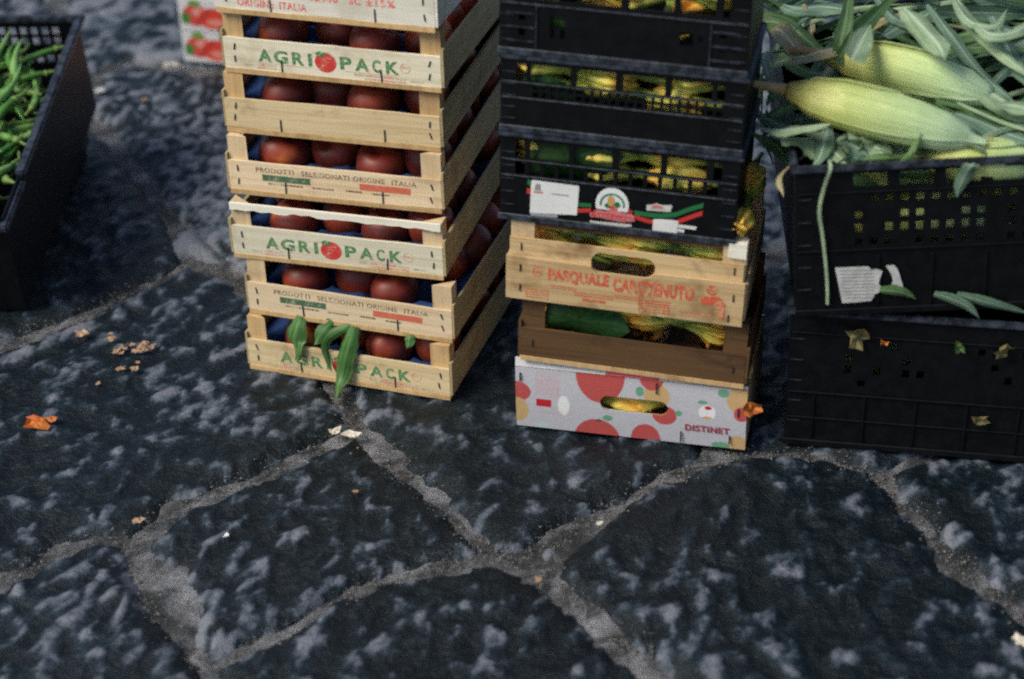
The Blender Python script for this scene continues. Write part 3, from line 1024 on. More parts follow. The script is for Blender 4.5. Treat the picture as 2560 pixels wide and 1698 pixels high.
def print_mat(name, attr='ink', rough=0.45):
    mt, t, bs = new_mat(name)
    a = node(t, 'ShaderNodeAttribute', attribute_name=attr)
    n = noise_tex(t, coords(t), 300, 3, 0.6)
    t.links.new(mixc(t, 1.0, a.outputs['Color'], ramp(t, n, [(0.3, (.88, .88, .88)), (0.65, (1.02, 1.02, 1.02))]), 'MULTIPLY'), bs.inputs['Base Color'])
    bs.inputs['Roughness'].default_value = rough
    return mt


M['box_print'] = print_mat('printed cardboard')
M['card'] = plain('brown cardboard', (0.42, 0.28, 0.15), 0.8, (0.34, 0.22, 0.11), 40)
M['card_white'] = plain('white cardboard', (0.68, 0.67, 0.68), 0.6, (0.60, 0.59, 0.60), 40)


def printed_sheet(x0, x1, zf, colour, step, y=0.0, thick=.004, hole=None, bulge=0.0, mat='box_print'):
    nx, nz = int((x1 - x0) / step), int(zf(0) / step)
    vs, fs, cl = [], [], []
    for s in range(2):
        for i in range(nx + 1):
            for k in range(nz + 1):
                x = x0 + (x1 - x0) * i / nx
                z = zf(x) * k / nz
                vs.append((x, y + s * thick - bulge * math.sin(math.pi * k / nz), z)); cl.append(colour(x, z) if s == 0 else (.42, .28, .15))
    vid = lambda s, i, k: s * (nx + 1) * (nz + 1) + i * (nz + 1) + k
    solid = [[True] * nz for _ in range(nx)]
    if hole:
        for i in range(nx):
            for k in range(nz):
                if hole(x0 + (x1 - x0) * (i + .5) / nx, zf(0) * (k + .5) / nz): solid[i][k] = False
    g = lambda i, k: 0 <= i < nx and 0 <= k < nz and solid[i][k]
    for i in range(nx):
        for k in range(nz):
            if not solid[i][k]: continue
            fs.append((vid(0, i, k), vid(0, i + 1, k), vid(0, i + 1, k + 1), vid(0, i, k + 1)))
            fs.append((vid(1, i, k), vid(1, i, k + 1), vid(1, i + 1, k + 1), vid(1, i + 1, k)))
            for di, dk, p, q in ((-1, 0, (i, k + 1), (i, k)), (1, 0, (i + 1, k), (i + 1, k + 1)), (0, -1, (i, k), (i + 1, k)), (0, 1, (i + 1, k + 1), (i, k + 1))):
                if not g(i + di, k + dk): fs.append((vid(0, *q), vid(0, *p), vid(1, *p), vid(1, *q)))
    me = mesh(vs, fs, M[mat])
    at_ = me.color_attributes.new('ink', 'FLOAT_COLOR', 'POINT')
    at_.data.foreach_set('color', np.array([(*c, 1) for c in cl], np.float32).ravel())
    return me


link('front_wall', printed_sheet(-BW / 2, BW / 2, top_z, box_colour, .0011, hole=in_slot, bulge=.002), box)
put(box, 'back_wall', MB().box(-BW / 2, BW / 2, BD - .004, BD, 0, .104).make(), M['card_white'])
for sx in (-1, 1):
    put(box, 'side_wall', MB().box(sx * BW / 2 - (.004 if sx > 0 else 0), sx * BW / 2 + (.004 if sx < 0 else 0), .0045, BD - .0045, .0005, .108 if sx < 0 else .1035).make(), M['card'])
put(box, 'base', MB().box(-BW / 2 + .005, BW / 2 - .005, .005, BD - .005, .0005, .0045).make(), M['card'])
# folded top flap: a narrow sloping strip behind the front edge, printed on across the fold
fl = MB()
cuts = [(-BW / 2, -.0985 + .0, 'pinkish'), (-.0985, -.033, 'w'), (-.033 - .0, .043, 'r'), (.0465, BW / 2, 'c')]
for a, b_, k in ((-BW / 2, -.037, 'card_white'), (-.0368, .0405, 'pink'), (.0425, BW / 2, 'card_pale')):
    if k == 'pink' and 'pink' not in M: M['pink'] = plain('bright pink red print', (.72, .12, .13), .45, (.66, .09, .10), 60)
    if k == 'card_pale' and 'card_pale' not in M: M['card_pale'] = plain('cream card edge', (.70, .62, .48), .6, (.60, .48, .32), 60)
    me = mesh([(a, -.0002, top_z(a) + .0016), (b_, -.0002, top_z(b_) + .0016), (b_, .0030, flap_z(b_)), (a, .0030, flap_z(a)),
               (a, .0020, top_z(a) + .0008), (b_, .0020, top_z(b_) + .0008), (b_, .0052, flap_z(b_) - .0008), (a, .0052, flap_z(a) - .0008)],
              [(0, 1, 2, 3), (7, 6, 5, 4), (0, 4, 5, 1), (1, 5, 6, 2), (2, 6, 7, 3), (3, 7, 4, 0)])
    put(box, 'top_flap', me, M[k])
xa, za = zz4(1197, 1338)
put(box, 'lettering', text_mesh('DISTINET', .066, .0115, .03), M['crimson'], xa, -.0028, za - .0030)
for x, z, l in ((.0395, .093, .016), (.0775, .012, .017)): staple(box, x, z, l, -.0032)
staple(box, .150, .016, .012, -.0030); staple(box, .161, .0655, .012, -.0030); staple(box, -.166, .089, .012, -.003)


# squash blossoms
def blossom_mesh(k, mat, length=.105, rad=.0185, openness=0.0):
    rnd = random.Random(k)
    n, mm = 30, 18
    vs, uv, fs = [], [], []
    for i in range(mm + 1):
        t = i / mm
        prof = .22 + .95 * math.sin(min(t * 1.25, 1) * math.pi / 2) ** 1.3 * (1 - .75 * max(0, (t - .62) / .38) ** 1.5) + openness * max(0, t - .55) * 2.2
        for j in range(n):
            ph = 2 * math.pi * j / n
            lobe = 1 + (.08 + .20 * t) * math.cos(5 * ph + .6 * math.sin(3 * t + k)) + .06 * math.cos(15 * ph + 2 * t) + .05 * math.sin(9 * t + 2 * ph + k)
            x = t * length * (1 - .12 * t * (1 - math.cos(5 * ph)) * .5 - .03 * rnd.random() * t)
            y_, z_ = rad * prof * lobe * math.cos(ph), rad * prof * lobe * math.sin(ph)
            cr = (.0045 * t + .001) * noise.noise(Vector((x * 70 + 9 * k, y_ * 90, z_ * 90))) / max(rad * prof, .004)
            vs.append((x + .004 * t * noise.noise(Vector((y_ * 120, z_ * 120, k))), y_ * (1 + cr), z_ * (1 + cr)))
            uv.append((t, j / n))
    for i in range(mm):
        for j in range(n):
            fs.append((i * n + j, i * n + (j + 1) % n, (i + 1) * n + (j + 1) % n, (i + 1) * n + j))
    if openness < .2: fs.append(tuple(range(mm * n, mm * n + n)))
    me = mesh(vs, fs, M[mat], True)
    l = me.uv_layers.new(name='UVMap')
    for lp in me.loops: l.data[lp.index].uv = uv[lp.vertex_index]
    return me


BL = [blossom_mesh(1, 'blossom_gold'), blossom_mesh(2, 'blossom_lime', .108, .0195), blossom_mesh(3, 'blossom_gold', .095, .0185, .45), blossom_mesh(4, 'blossom_lime', .10, .0190, .3)]
_st = {}


def blossom(T, p, yaw, pitch, kind, label, group, scale=1.0):
    """one blossom with its green stalk; p in the frame T, yaw 0 points to the right, -90 out of the front"""
    r = bpy.data.objects.new('squash_blossom', None); C.objects.link(r)
    r.matrix_world = T @ Matrix.Translation(p) @ Matrix.Rotation(R(yaw), 4, 'Z') @ Matrix.Rotation(R(-pitch), 4, 'Y') @ Matrix.Rotation(random.uniform(0, 6), 4, 'X') @ Matrix.Scale(scale, 4)
    tag(r, label, 'squash blossom', group)
    link('flower', BL[kind], r)
    if 's' not in _st:
        v, f = tube([(-.045, .004, 0), (-.03, .001, 0), (-.012, 0, 0), (.006, 0, 0)], [.0042, .004, .0055, .0075], 8)
        _st['s'] = mesh(v, f, M['zucchini'], True)
    link('stalk', _st['s'], r)
    return r


NTH = ['first', 'second', 'third', 'fourth', 'fifth', 'sixth', 'seventh', 'eighth']



def fill_blossoms(T, w, rows, where, kinds, seed):
    """rows: (count, depth, height, label of the row)"""
    rnd = random.Random(seed); st = random.getstate(); random.seed(seed)
    for n, dep, z, nm in rows:
        for i in range(n):
            x = -w / 2 + .03 + (w - .06) * (i + .5) / n + rnd.uniform(-.008, .008)
            inward = rnd.random() < .12
            yaw = rnd.uniform(60, 120) if inward else rnd.uniform(-125, -55)
            p = (x, dep + (.052 if inward else .112) + rnd.uniform(-.003, .006), z + rnd.uniform(-.005, .005))
            k = kinds[rnd.randrange(len(kinds))]
            if nm.startswith('side'):
                k = k % 2
                yaw = (0 if i % 2 else 180) + rnd.uniform(-3, 14) * (1 if i % 2 else -1)
                xm = max(-w / 2 + .072, min(w / 2 - .072, x))
                p = (xm - (.030 if math.cos(R(yaw)) > 0 else -.030), dep + .019, z + rnd.uniform(-.004, .004))
            colour = ('golden', 'lime', 'open golden', 'half-open yellow')[k]
            blossom(T, p, yaw, rnd.uniform(-8, 12), k, '%s squash blossom, %s in the %s of %s' % (colour, NTH[i], nm, where), 'squash blossoms in the right stack', rnd.uniform(.80, .95) if nm.startswith('side') else rnd.uniform(.88, 1.08))
    random.setstate(st)


TD = box.matrix_world.copy()
fill_blossoms(TD, .30, [(4, .010, .050, 'side-lying row'), (4, .03, .066, 'second row')], 'the cardboard box', [0, 1], 5)


def big_leaf(T, p, size, label, lean=0.0, roll=0.0):
    n = 20
    vs, fs, uv = [(0, 0, 0)], [], [(0, .5)]
    for ring in range(1, 5):
        for j in range(n):
            a = 2 * math.pi * j / n
            rr = size * ring / 4 * (1 + .10 * math.cos(5 * a) * ring / 4 + .05 * math.cos(10 * a + 1))
            vs.append((rr * math.cos(a), .008 * math.sin(3 * a) * (ring / 4) ** 2 + .006 * (ring / 4) ** 2, rr * .62 * math.sin(a)))
            uv.append((ring / 4, j / n * 4))
    for j in range(n): fs.append((0, 1 + j, 1 + (j + 1) % n))
    for ring in range(3):
        for j in range(n):
            a = 1 + ring * n
            fs.append((a + j, a + n + j, a + n + (j + 1) % n, a + (j + 1) % n))
    me = mesh(vs, fs, M['big_leaf'], True)
    l = me.uv_layers.new(name='UVMap')
    for lp in me.loops: l.data[lp.index].uv = uv[lp.vertex_index]
    o = link('squash_leaf', me)
    o.matrix_world = T @ Matrix.Translation(p) @ Matrix.Rotation(lean, 4, 'X') @ Matrix.Rotation(roll, 4, 'Y')
    tag(o, label, 'leaf')
    return o


# lower wooden crate: brown front board
cq = wood_crate('wooden_crate', at(.006, 0, .1175), RY, TILT, .331, .215, .107, .0560, 'board_brown', 'board_brown', None,
                'brown weathered wooden crate of squash blossoms standing on the printed cardboard box', 'wooden crates of squash blossoms', 'board_brown', .034, False)
TQ = cq.matrix_world.copy()
fill_blossoms(TQ, .33, [(4, .014, .076, 'side-lying top layer'), (4, .012, .050, 'lower layer'), (4, .07, .062, 'back row')], 'the brown crate', [0, 2, 0, 2], 21)
big_leaf(TQ, (-.075, .006, .074), .062, 'broad dark green squash leaf behind the opening of the brown crate', R(6), .2)
for sx in (-1, 1): staple(cq, sx * .148, .030, .010, -.0058)

# upper wooden crate: two boards with a hand hole, stamped in orange
cp_ = wood_crate('wooden_crate', at(-.005, 0, .2245), RY, TILT, .338, .225, .1255, .058, 'board_honey', 'post_pale', None,
                 'honey coloured wooden crate with orange stamped lettering and a hand hole, under the black crates', 'wooden crates of squash blossoms', 'board_honey', .034, False)
TP = cp_.matrix_world.copy()
for ch in list(cp_.children):
    if ch.name.startswith('end_board') and ch.data.vertices[0].co.y < .1: bpy.data.objects.remove(ch)
HX0, HX1, HZ0, HZ1 = -.0505, .0415, .0605, .0905
rz = (HZ1 - HZ0) / 2
zc = (HZ0 + HZ1) / 2
split = .0715
hole_lo = [(HX0 + rz + rz * math.cos(a) if a > math.pi / 2 else HX1 - rz + rz * math.cos(a), zc - rz * math.sin(a)) for a in [math.pi * i / 16 for i in range(17)]]
hole_lo = [p for p in hole_lo if p[1] < split]
xl = min(p[0] for p in hole_lo); xr = max(p[0] for p in hole_lo)
lo = MB().prism([(-.173, .001), (.170, .001), (.170, split)] + sorted(hole_lo, key=lambda p: -p[0]) + [(-.173, split)], -.0105, -.0056).make()
lower = put(cp_, 'end_board', lo, M['board_honey'])
hole_hi = [(HX1 - rz + rz * math.cos(a) if a < math.pi / 2 else HX0 + rz + rz * math.cos(a), zc + rz * math.sin(a)) for a in [math.pi * i / 16 for i in range(17)]]
hole_hi = [p for p in hole_hi]
hi = MB().prism([(-.169, .068), (xl, .068)] + [(HX0 + .0005, .070)] + sorted(hole_hi, key=lambda p: p[0]) + [(HX1 - .0005, .070), (xr, .068), (.166, .068), (.166, .0985), (-.169, .0985)], -.0052, -.0006).make()
upper = put(cp_, 'end_board', hi, M['board_honey'])
X = lambda f: -.173 + f * .343
QY = -.0109
put(lower, 'lettering', text_mesh('PASQUALE', (.438 - .181) * .343, .0230, .055), M['ink_orange'], X(.181), QY, .0360)
put(lower, 'lettering', text_mesh('CAROTENUTO', (.795 - .456) * .343, .0230, .055), M['ink_orange'], X(.456), QY, .0335)
put(lower, 'seal_print', MB().flat(arc_band(X(.135), .0505, .0062, .0076, 0, 360, 24), QY).flat(ellipse(X(.135), .0505, .0045, .0028, 16), QY).flat([(X(.10), .060), (X(.165), .059), (X(.165), .0605), (X(.10), .0615)], QY).make(), M['ink_orange_faint'])
put(lower, 'small_print', dashes(4, X(.085), X(.185), .0190, QY, .0026).make(), M['ink_orange_faint'])
put(lower, 'small_print', dashes(2, X(.19), X(.30), .0300, QY, .0020).make(), M['ink_orange_faint'])
put(lower, 'small_print', dashes(2, X(.29), X(.46), .0230, QY, .0024).make(), M['ink_orange_faint'])
put(lower, 'small_print', dashes(1, X(.33), X(.43), .0110, QY, .0048).make(), M['ink_orange'])
put(lower, 'small_print', dashes(2, X(.46), X(.60), .0265, QY, .0022).make(), M['ink_orange_faint'])
put(lower, 'small_print', dashes(5, X(.565), X(.70), .0245, QY, .0026).make(), M['ink_orange'])
put(lower, 'small_print', dashes(1, X(.74), X(.87), .0125, QY, .0030).make(), M['ink_orange_faint'])
mk = MB().flat(arc_band(X(.868), .0555, .0050, .0082, 0, 360, 20), QY).flat(ellipse(X(.868), .0555, .0036, .0026, 14), QY)
mk.flat([(X(.81), .036), (X(.835), .044), (X(.90), .046), (X(.915), .040), (X(.91), .031), (X(.84), .031)], QY).flat([(X(.898), .012), (X(.925), .012), (X(.925), .037), (X(.90), .037)], QY - .0002)
put(lower, 'stamp_mark', mk.make(), M['ink_orange'])
for x, z in ((-.152, .053), (-.152, .020), (.155, .046), (.150, .012)): staple(lower, x, z, .010, -.0112)
for x, z in ((-.152, .0845), (.153, .0865)): staple(upper, x, z, .010, -.0058)
put(cp_, 'top_rail', MB().box(-.165, .165, .001, .012, .117, .1245, .0006).make(), M['board_brown'])
put(cp_, 'corner_block', MB().box(.142, .168, -.004, .020, .1075, .1300, .0008).make(), M['board_bleached'])
fill_blossoms(TP, .33, [(4, .012, .096, 'side-lying top layer'), (5, .05, .100, 'second row'), (4, .012, .066, 'side-lying middle layer'), (4, .03, .040, 'lower row')], 'the honey crate', [0, 1, 2, 0], 33)
for i, (d, z, k) in enumerate(((.030, .146, 1), (.080, .156, 1), (.130, .165, 1))):
    blossom(TP, (.1560, d + (.0 if i % 2 else .05), z), 88 if i % 2 else -92, 6, k, 'yellow-green squash blossom tucked beside the lowest black crate, %s from the front' % NTH[i], 'squash blossoms in the right stack', .8)


# black plastic crates of the right stack
def black_crate(loc, w, d, h, front, label, side=None, yaw=RY, tilt=TILT, group='black plastic crates in the right stack', lip=.0062, ledges=(), pitch=0.0):
    r = empty('plastic_crate', loc, yaw, tilt, pitch)
    tag(r, label, 'crate', group)
    side = side or []
    hw = w / 2
    link('front_wall', holed_panel(-hw, hw, .002, h - lip, 0, .0035, front, M['black_plastic']), r)
    link('back_wall', holed_panel(-hw, hw, .002, h - lip, d - .0035, d, front, M['black_plastic']), r)
    for sx in (-1, 1):
        me = holed_panel(.0037, d - .0037, .002, h - lip, 0, .0035, side, M['black_plastic'])
        me.transform(Matrix.Translation((sx * hw - (0 if sx > 0 else -.0035), 0, 0)) @ Matrix.Rotation(R(90), 4, 'Z'))
        link('side_wall', me, r)
    link('base', MB().box(-hw + .004, hw - .004, .004, d - .004, 0, .004).make(M['black_plastic']), r)
    e = .004 if w < .4 else .007                                             # rim all round
    rim = MB().box(-hw - e, hw + e, -e, .004, h - lip, h).box(-hw - e, hw + e, d - .004, d + e, h - lip, h).box(-hw - e, -hw + .004, .0042, d - .0042, h - lip, h).box(hw - .004, hw + e, .0042, d - .0042, h - lip, h).make(M['worn_sheen_plastic'])
    link('rim', bevel_mesh(rim, .0022, 2), r)
    foot = MB().box(-hw - .002, hw + .002, -.003, -.0002, .0, .0105).make(M['worn_sheen_plastic' if w < .4 else 'black_plastic'])
    link('foot_flange', bevel_mesh(foot, .0012), r)
    for z, pr in ledges:
        link('ledge', bevel_mesh(MB().box(-hw + .002, hw - .002, -pr, -.0002, z - .0012, z + .0012).make(M['worn_sheen_plastic' if w < .4 else 'black_plastic']), .0006), r)
    for sx in (-1, 1):
        for k in range(5):
            link('corner_rib', shared('corner_rib', lambda: MB().box(-.009, .009, -.0016, -.0002, 0, .0012).make(M['worn_sheen_plastic'])), r, (sx * (hw - .012), 0, h * (.18 + .15 * k)))
    return r


w3 = .334
hw3 = w3 / 2
win = [(-.145, -.132), (-.125, -.070), (-.0625, -.009), (.001, .058), (.067, .121), (.131, .142)]
k3h = [(a, b, .0985, .1265) for a, b in win]
sq = [-.125 + .0207 * i for i in range(13)]
k3h += [(x, x + .0150, .0735, .0930) for x in sq] + [(-.145, -.132, .0735, .0930)]
k3 = black_crate(at(-.0185, -.001, .350), w3, .195, .137, k3h, 'lowest black plastic crate, white label and striped ribbon print on its front', ledges=((.0957, .0016), (.0712, .002)))
T3 = k3.matrix_world.copy()
k2h = [(a, b, .0765, .1030) for a, b in win[:5]] + [(.128, .138, .0765, .1030)]
for i in range(22):
    x = -.122 + .0119 * i
    k2h += [(x, x + .0080, .0660, .0735), (x, x + .0080, .0545, .0625)]
k2 = black_crate(at(-.0140, .001, .4875), w3, .195, .1145, k2h, 'black plastic crate with a band of small square holes, middle of the three', ledges=((.0750, .0016), (.0520, .002)))
T2 = k2.matrix_world.copy()
k1h = [(-.118, -.062, .081, .108), (-.055, -.004, .081, .108), (.007, .066, .081, .108), (.075, .120, .081, .108), (.131, .139, .081, .108),
       (-.098, -.078, .044, .060), (-.098, -.092, .028, .043), (-.084, -.078, .028, .043), (.076, .094, .036, .056), (.100, .106, .042, .052),
       (-.141, -.132, .050, .062), (-.141, -.132, .028, .040), (.128, .137, .050, .062), (.128, .137, .030, .036), (.128, .137, .014, .022)]
k1 = black_crate(at(-.0125, .002, .6020), w3, .195, .1200, k1h, 'top black plastic crate with a plain solid panel across its front', ledges=((.0740, .0018),))
T1 = k1.matrix_world.copy()
for sx in (-1, 1):
    for z in (.020, .040, .060): link('panel_rib', MB().box(sx * .138 - .019, sx * .138 + .019, -.0022, -.0002, z, z + .0018).make(M['worn_sheen_plastic']), k1)
    link('panel_rib', MB().box(sx * .1165 - .0008, sx * .1165 + .0008, -.0022, -.0002, .012, .072).make(M['worn_sheen_plastic']), k1)
fill_blossoms(T3, w3, [(5, .010, .108, 'side-lying top layer'), (5, .010, .080, 'side-lying lower layer'), (6, .045, .110, 'second row')], 'the lowest black crate', [0, 1, 1, 2], 41)
fill_blossoms(T2, w3, [(5, .010, .088, 'side-lying top layer'), (5, .010, .062, 'side-lying lower layer'), (6, .045, .09, 'second row')], 'the middle black crate', [1, 1, 0, 3], 52)
fill_blossoms(T1, w3, [(4, .012, .094, 'side-lying top layer'), (5, .02, .050, 'lower front row')], 'the top black crate', [1, 3, 0, 1], 63)
big_leaf(T3, (-.070, .0075, .104), .068, 'dark green squash leaf pressed behind the windows of the lowest black crate', R(3), -.1)
big_leaf(T2, (-.105, .0075, .062), .040, 'dark green squash leaf behind the small holes of the middle black crate', R(3), .5)
big_leaf(T1, (-.088, .0070, .050), .032, 'dark green squash leaf behind the slots of the top black crate', R(3), .1)


# print and stickers on the lowest black crate
def k3xy(x, y):
    """pixels of the enlarged view -> crate front"""
    s = -.189 + (x - 100) / 4493 + .0185
    yb = 1380 + (x - 100) * .112
    return (s, (yb - y) / 4020)


def poly(par, name, pts, mat, y, lab=None):
    return put(par, name, MB().flat([k3xy(*p) for p in pts], y).make(), M[mat])


lab = poly(k3, 'paper_label', [(312, 1345), (615, 1358), (625, 1180), (620, 1172), (330, 1135), (318, 1140)], 'paper', -.0009)
put(lab, 'small_print', MB().flat([k3xy(*p) for p in ((340, 1200), (380, 1204), (376, 1160), (348, 1158))], -.0012).flat([k3xy(*p) for p in ((450, 1225), (560, 1238), (560, 1231), (450, 1218))], -.0012).make(), M['grey_ink'])
put(lab, 'small_print', MB().flat([k3xy(*p) for p in ((335, 1215), (395, 1222), (395, 1210), (335, 1204))], -.0012).make(), M['print_pink'])
poly(k3, 'clear_tape', [(318, 1362), (490, 1378), (495, 1356), (316, 1346)], 'wrap', -.0007)
poly(k3, 'green_stripe', [(292, 1165), (314, 1172), (314, 1140), (296, 1130)], 'print_green', -.0006)
poly(k3, 'red_stripe', [(290, 1222), (314, 1226), (314, 1192), (290, 1185)], 'print_red', -.0006)
poly(k3, 'green_stripe', [(620, 1302), (705, 1308), (705, 1284), (622, 1278)], 'print_green', -.0006)
poly(k3, 'red_stripe', [(618, 1342), (705, 1340), (705, 1314), (620, 1316)], 'print_red', -.0006)


def ribbon(top, bot, mat, name):
    poly(k3, name, bot + top[::-1], mat, -.0006)


gt = [(980, 1325), (1060, 1338), (1150, 1345), (1240, 1335), (1330, 1300), (1408, 1275)]
ribbon(gt, [(x, y + 28 + (2 if x > 1100 else 0)) for x, y in gt], 'print_green', 'green_stripe')
rt = [(985, 1355), (1060, 1378), (1105, 1388), (1240, 1388), (1330, 1352), (1405, 1325)]
ribbon(rt, [(x, y + 26 + (4 if x > 1200 else 0)) for x, y in rt], 'print_red', 'red_stripe')
poly(k3, 'red_stripe', [(905, 1318), (960, 1345), (975, 1332), (915, 1306)], 'print_red', -.0007)
em = empty('emblem'); em.parent = k3
cx, cz = k3xy(838, 1290)
put(em, 'arch_ground', MB().flat(ellipse(cx, cz, .0235, .0265, 30, -20, 200), -.0010).make(), M['paper'])
put(em, 'arch_ring', MB().flat([(x, z) for x, z in arc_band(cx, cz, .0150, .0178, -10, 190, 26)], -.0013).make(), M['print_teal'])
put(em, 'figure_print', MB().flat(ellipse(cx - .002, cz + .006, .0050, .0085, 16), -.0015).make(), M['print_tan'])
put(em, 'figure_print', MB().flat(ellipse(cx - .006, cz - .002, .0050, .0040, 14), -.0014).flat(ellipse(cx + .007, cz + .001, .0045, .0045, 14), -.0014).make(), M['print_green'])
put(em, 'figure_print', MB().flat(ellipse(cx + .002, cz - .006, .0052, .0052, 14), -.0017).make(), M['ink_red'])
sg = [(695, 1345), (740, 1318), (800, 1330), (850, 1316), (900, 1336), (960, 1345), (985, 1362), (985, 1395), (900, 1398), (830, 1385), (760, 1370), (705, 1368)]
put(em, 'script_print', MB().flat([k3xy(*p) for p in sg], -.0018).make(), M['print_pink'])
for t_, xx, yy, wd, ht in (('L', 708, 1358, .008, .010),):
    a, b_ = k3xy(xx, yy)
    put(em, 'script_print', text_mesh(t_, wd, ht, .02, .3), M['print_red'], a, -.0021, b_)
wv = MB()
for i in range(7):                                                      # looping handwriting, too blurred to read
    a, b_ = k3xy(770 + i * 28, 1352 + i * 4.5)
    wv.flat(arc_band(a, b_, .0026, .0036, 40 * (i % 2), 300 + 20 * (i % 3), 12), -.0021)
put(em, 'script_print', wv.make(), M['print_red'])
poly(k3, 'white_print', [(700, 1392), (965, 1415), (970, 1428), (905, 1432), (760, 1418), (700, 1402)], 'paper_worn', -.0008)
poly(k3, 'white_print', [(1055, 1325), (1205, 1334), (1215, 1292), (1150, 1290), (1120, 1280), (1085, 1288), (1055, 1290)], 'paper_worn', -.0008)
poly(k3, 'pink_print', [(1085, 1310), (1165, 1315), (1150, 1296), (1120, 1288), (1088, 1294)], 'print_pink', -.0012)
poly(k3, 'paper_tag', [(1100, 1455), (1255, 1472), (1260, 1392), (1230, 1384), (1120, 1378), (1102, 1380)], 'paper', -.0012)
poly(k3, 'white_print', [(1255, 1432), (1370, 1446), (1376, 1426), (1258, 1412)], 'paper', -.0008)
poly(k3, 'white_print', [(1250, 1456), (1300, 1464), (1300, 1446), (1252, 1438)], 'paper', -.0008)

# orange petal caught at the corner of the cardboard box
def crumpled(label, p, size, mat, name='squash_petal', cat='petal', seed=1, flat=.4, group=None):
    rnd = random.Random(seed)
    vs, fs = [(0, 0, .3 * size)], []
    n = 11
    for ring in (1, 2):
        for j in range(n):
            a = 2 * math.pi * j / n
            rr = size * ring / 2 * (1 + (.45 * rnd.uniform(-1, 1)) * (ring - 1) + .1)
            vs.append((rr * math.cos(a), rr * math.sin(a) * .7, size * flat * rnd.random() if ring == 2 else size * .3 * rnd.random()))
    for j in range(n):
        fs.append((0, 1 + j, 1 + (j + 1) % n))
        fs.append((1 + j, 1 + n + j, 1 + n + (j + 1) % n, 1 + (j + 1) % n))
    o = link(name, mesh(vs, fs, M[mat], False), None, p)
    o.rotation_euler = (0, 0, rnd.uniform(0, 6))
    tag(o, label, cat, group)
    return o


cpt = crumpled('orange squash petal stuck to the right edge of the printed cardboard box', at(.183, -.004, .080), .012, 'petal', seed=4, flat=1.2)
cpt.rotation_euler = (R(80), .3, .2)

# ------------------------------------------------------------------ black crates of corn
CXH = [(.030 + .0205 * i, .030 + .0205 * i + .0125, z, z + hh) for i in range(2, 22) for z, hh in ((.150, .014), (.128, .014), (.106, .016))]


def corn_holes(w, h, seed):
    rnd = random.Random(seed)
    H = []
    n = int((w - .11) / .0205)
    for i in range(n):
        x = -w / 2 + .08 + .0205 * i
        if i % 3 == 0 and seed != 1: H.append((x - .003, x + .043, h * .845, h * .845 + .022))
        for z, hh in ((h * .745, .012), (h * .64, .012), (h * .55, .014), (h * .46, .012)):
            if rnd.random() < (.75 if seed == 1 else .25): continue
            a, b = (x, x + .0105)
            H.append((a, b, z, z + hh))
    return H


CW, CDp, CH_ = .52, .56, .235
CY = R(9)
low = black_crate((.655, 2.202, 0), CW, CDp, .236, corn_holes(CW, .236, 1), 'dark lower black plastic crate standing on the ground under the crate of corn', [], R(11), 0, 'large black crates of corn', .009, ((.196, .003), (.095, .004), (.050, .003)))
# front left rim corner at about (.385, 2.225, .457); right end lifted a little
up_ = black_crate((.660, 2.204, .254), CW, CDp, .236, corn_holes(CW, .236, 3), 'large black plastic crate heaped with green corn, paper tag on its front', [], R(4), R(-3.4), 'large black crates of corn', .009, ((.193, .0022), (.104, .003)))
TU = up_.matrix_world.copy()
TL = low.matrix_world.copy()


def up_local(x, y, dy=-.0012):
    """point on the upper corn crate's front that the photograph shows at x, y"""
    d = FWD + CR * ((x - 1280) / (LENS / 36 * 2560)) - CU * ((y - 849) / (LENS / 36 * 2560))
    inv = TU.inverted()
    o, dd = inv @ CO, inv.to_3x3() @ d
    return o + dd * ((dy - o.y) / dd.y)


for par in (low, up_):                                                  # upright mouldings on the fronts
    for i in range(7):
        link('moulded_rib', shared('moulded_rib', lambda: bevel_mesh(MB().box(-.0018, .0018, -.0030, -.0002, .013, .094).make(M['black_plastic']), .0006)), par, (-.22 + .073 * i, 0, 0))
tg = [(2087, 667), (2170, 664), (2178, 672), (2192, 670), (2206, 676), (2200, 692), (2196, 708), (2204, 716), (2196, 730), (2186, 734), (2178, 750), (2140, 754), (2105, 756)]
tag1 = put(up_, 'paper_tag', MB().flat([(up_local(*p).x, up_local(*p).z) for p in tg[::-1]], -.0036).make(), M['paper_worn'])
pr_ = MB()
for k in range(9):
    y = 676 + k * 8.5
    a, b_ = up_local(2098 + k * 1.6, y), up_local(2185, y - 2)
    pr_.flat([(a.x, a.z), (b_.x, b_.z), (b_.x, b_.z + .0011), (a.x, a.z + .0011)], -.0039)
put(tag1, 'small_print', pr_.make(), M['grey_ink'])
tg2 = [(2214, 662), (2234, 660), (2244, 672), (2250, 690), (2262, 730), (2240, 728), (2222, 724), (2232, 700), (2228, 684)]
put(up_, 'paper_tag', MB().flat([(up_local(*p).x, up_local(*p).z) for p in tg2[::-1]], -.0036).make(), M['paper_worn'])


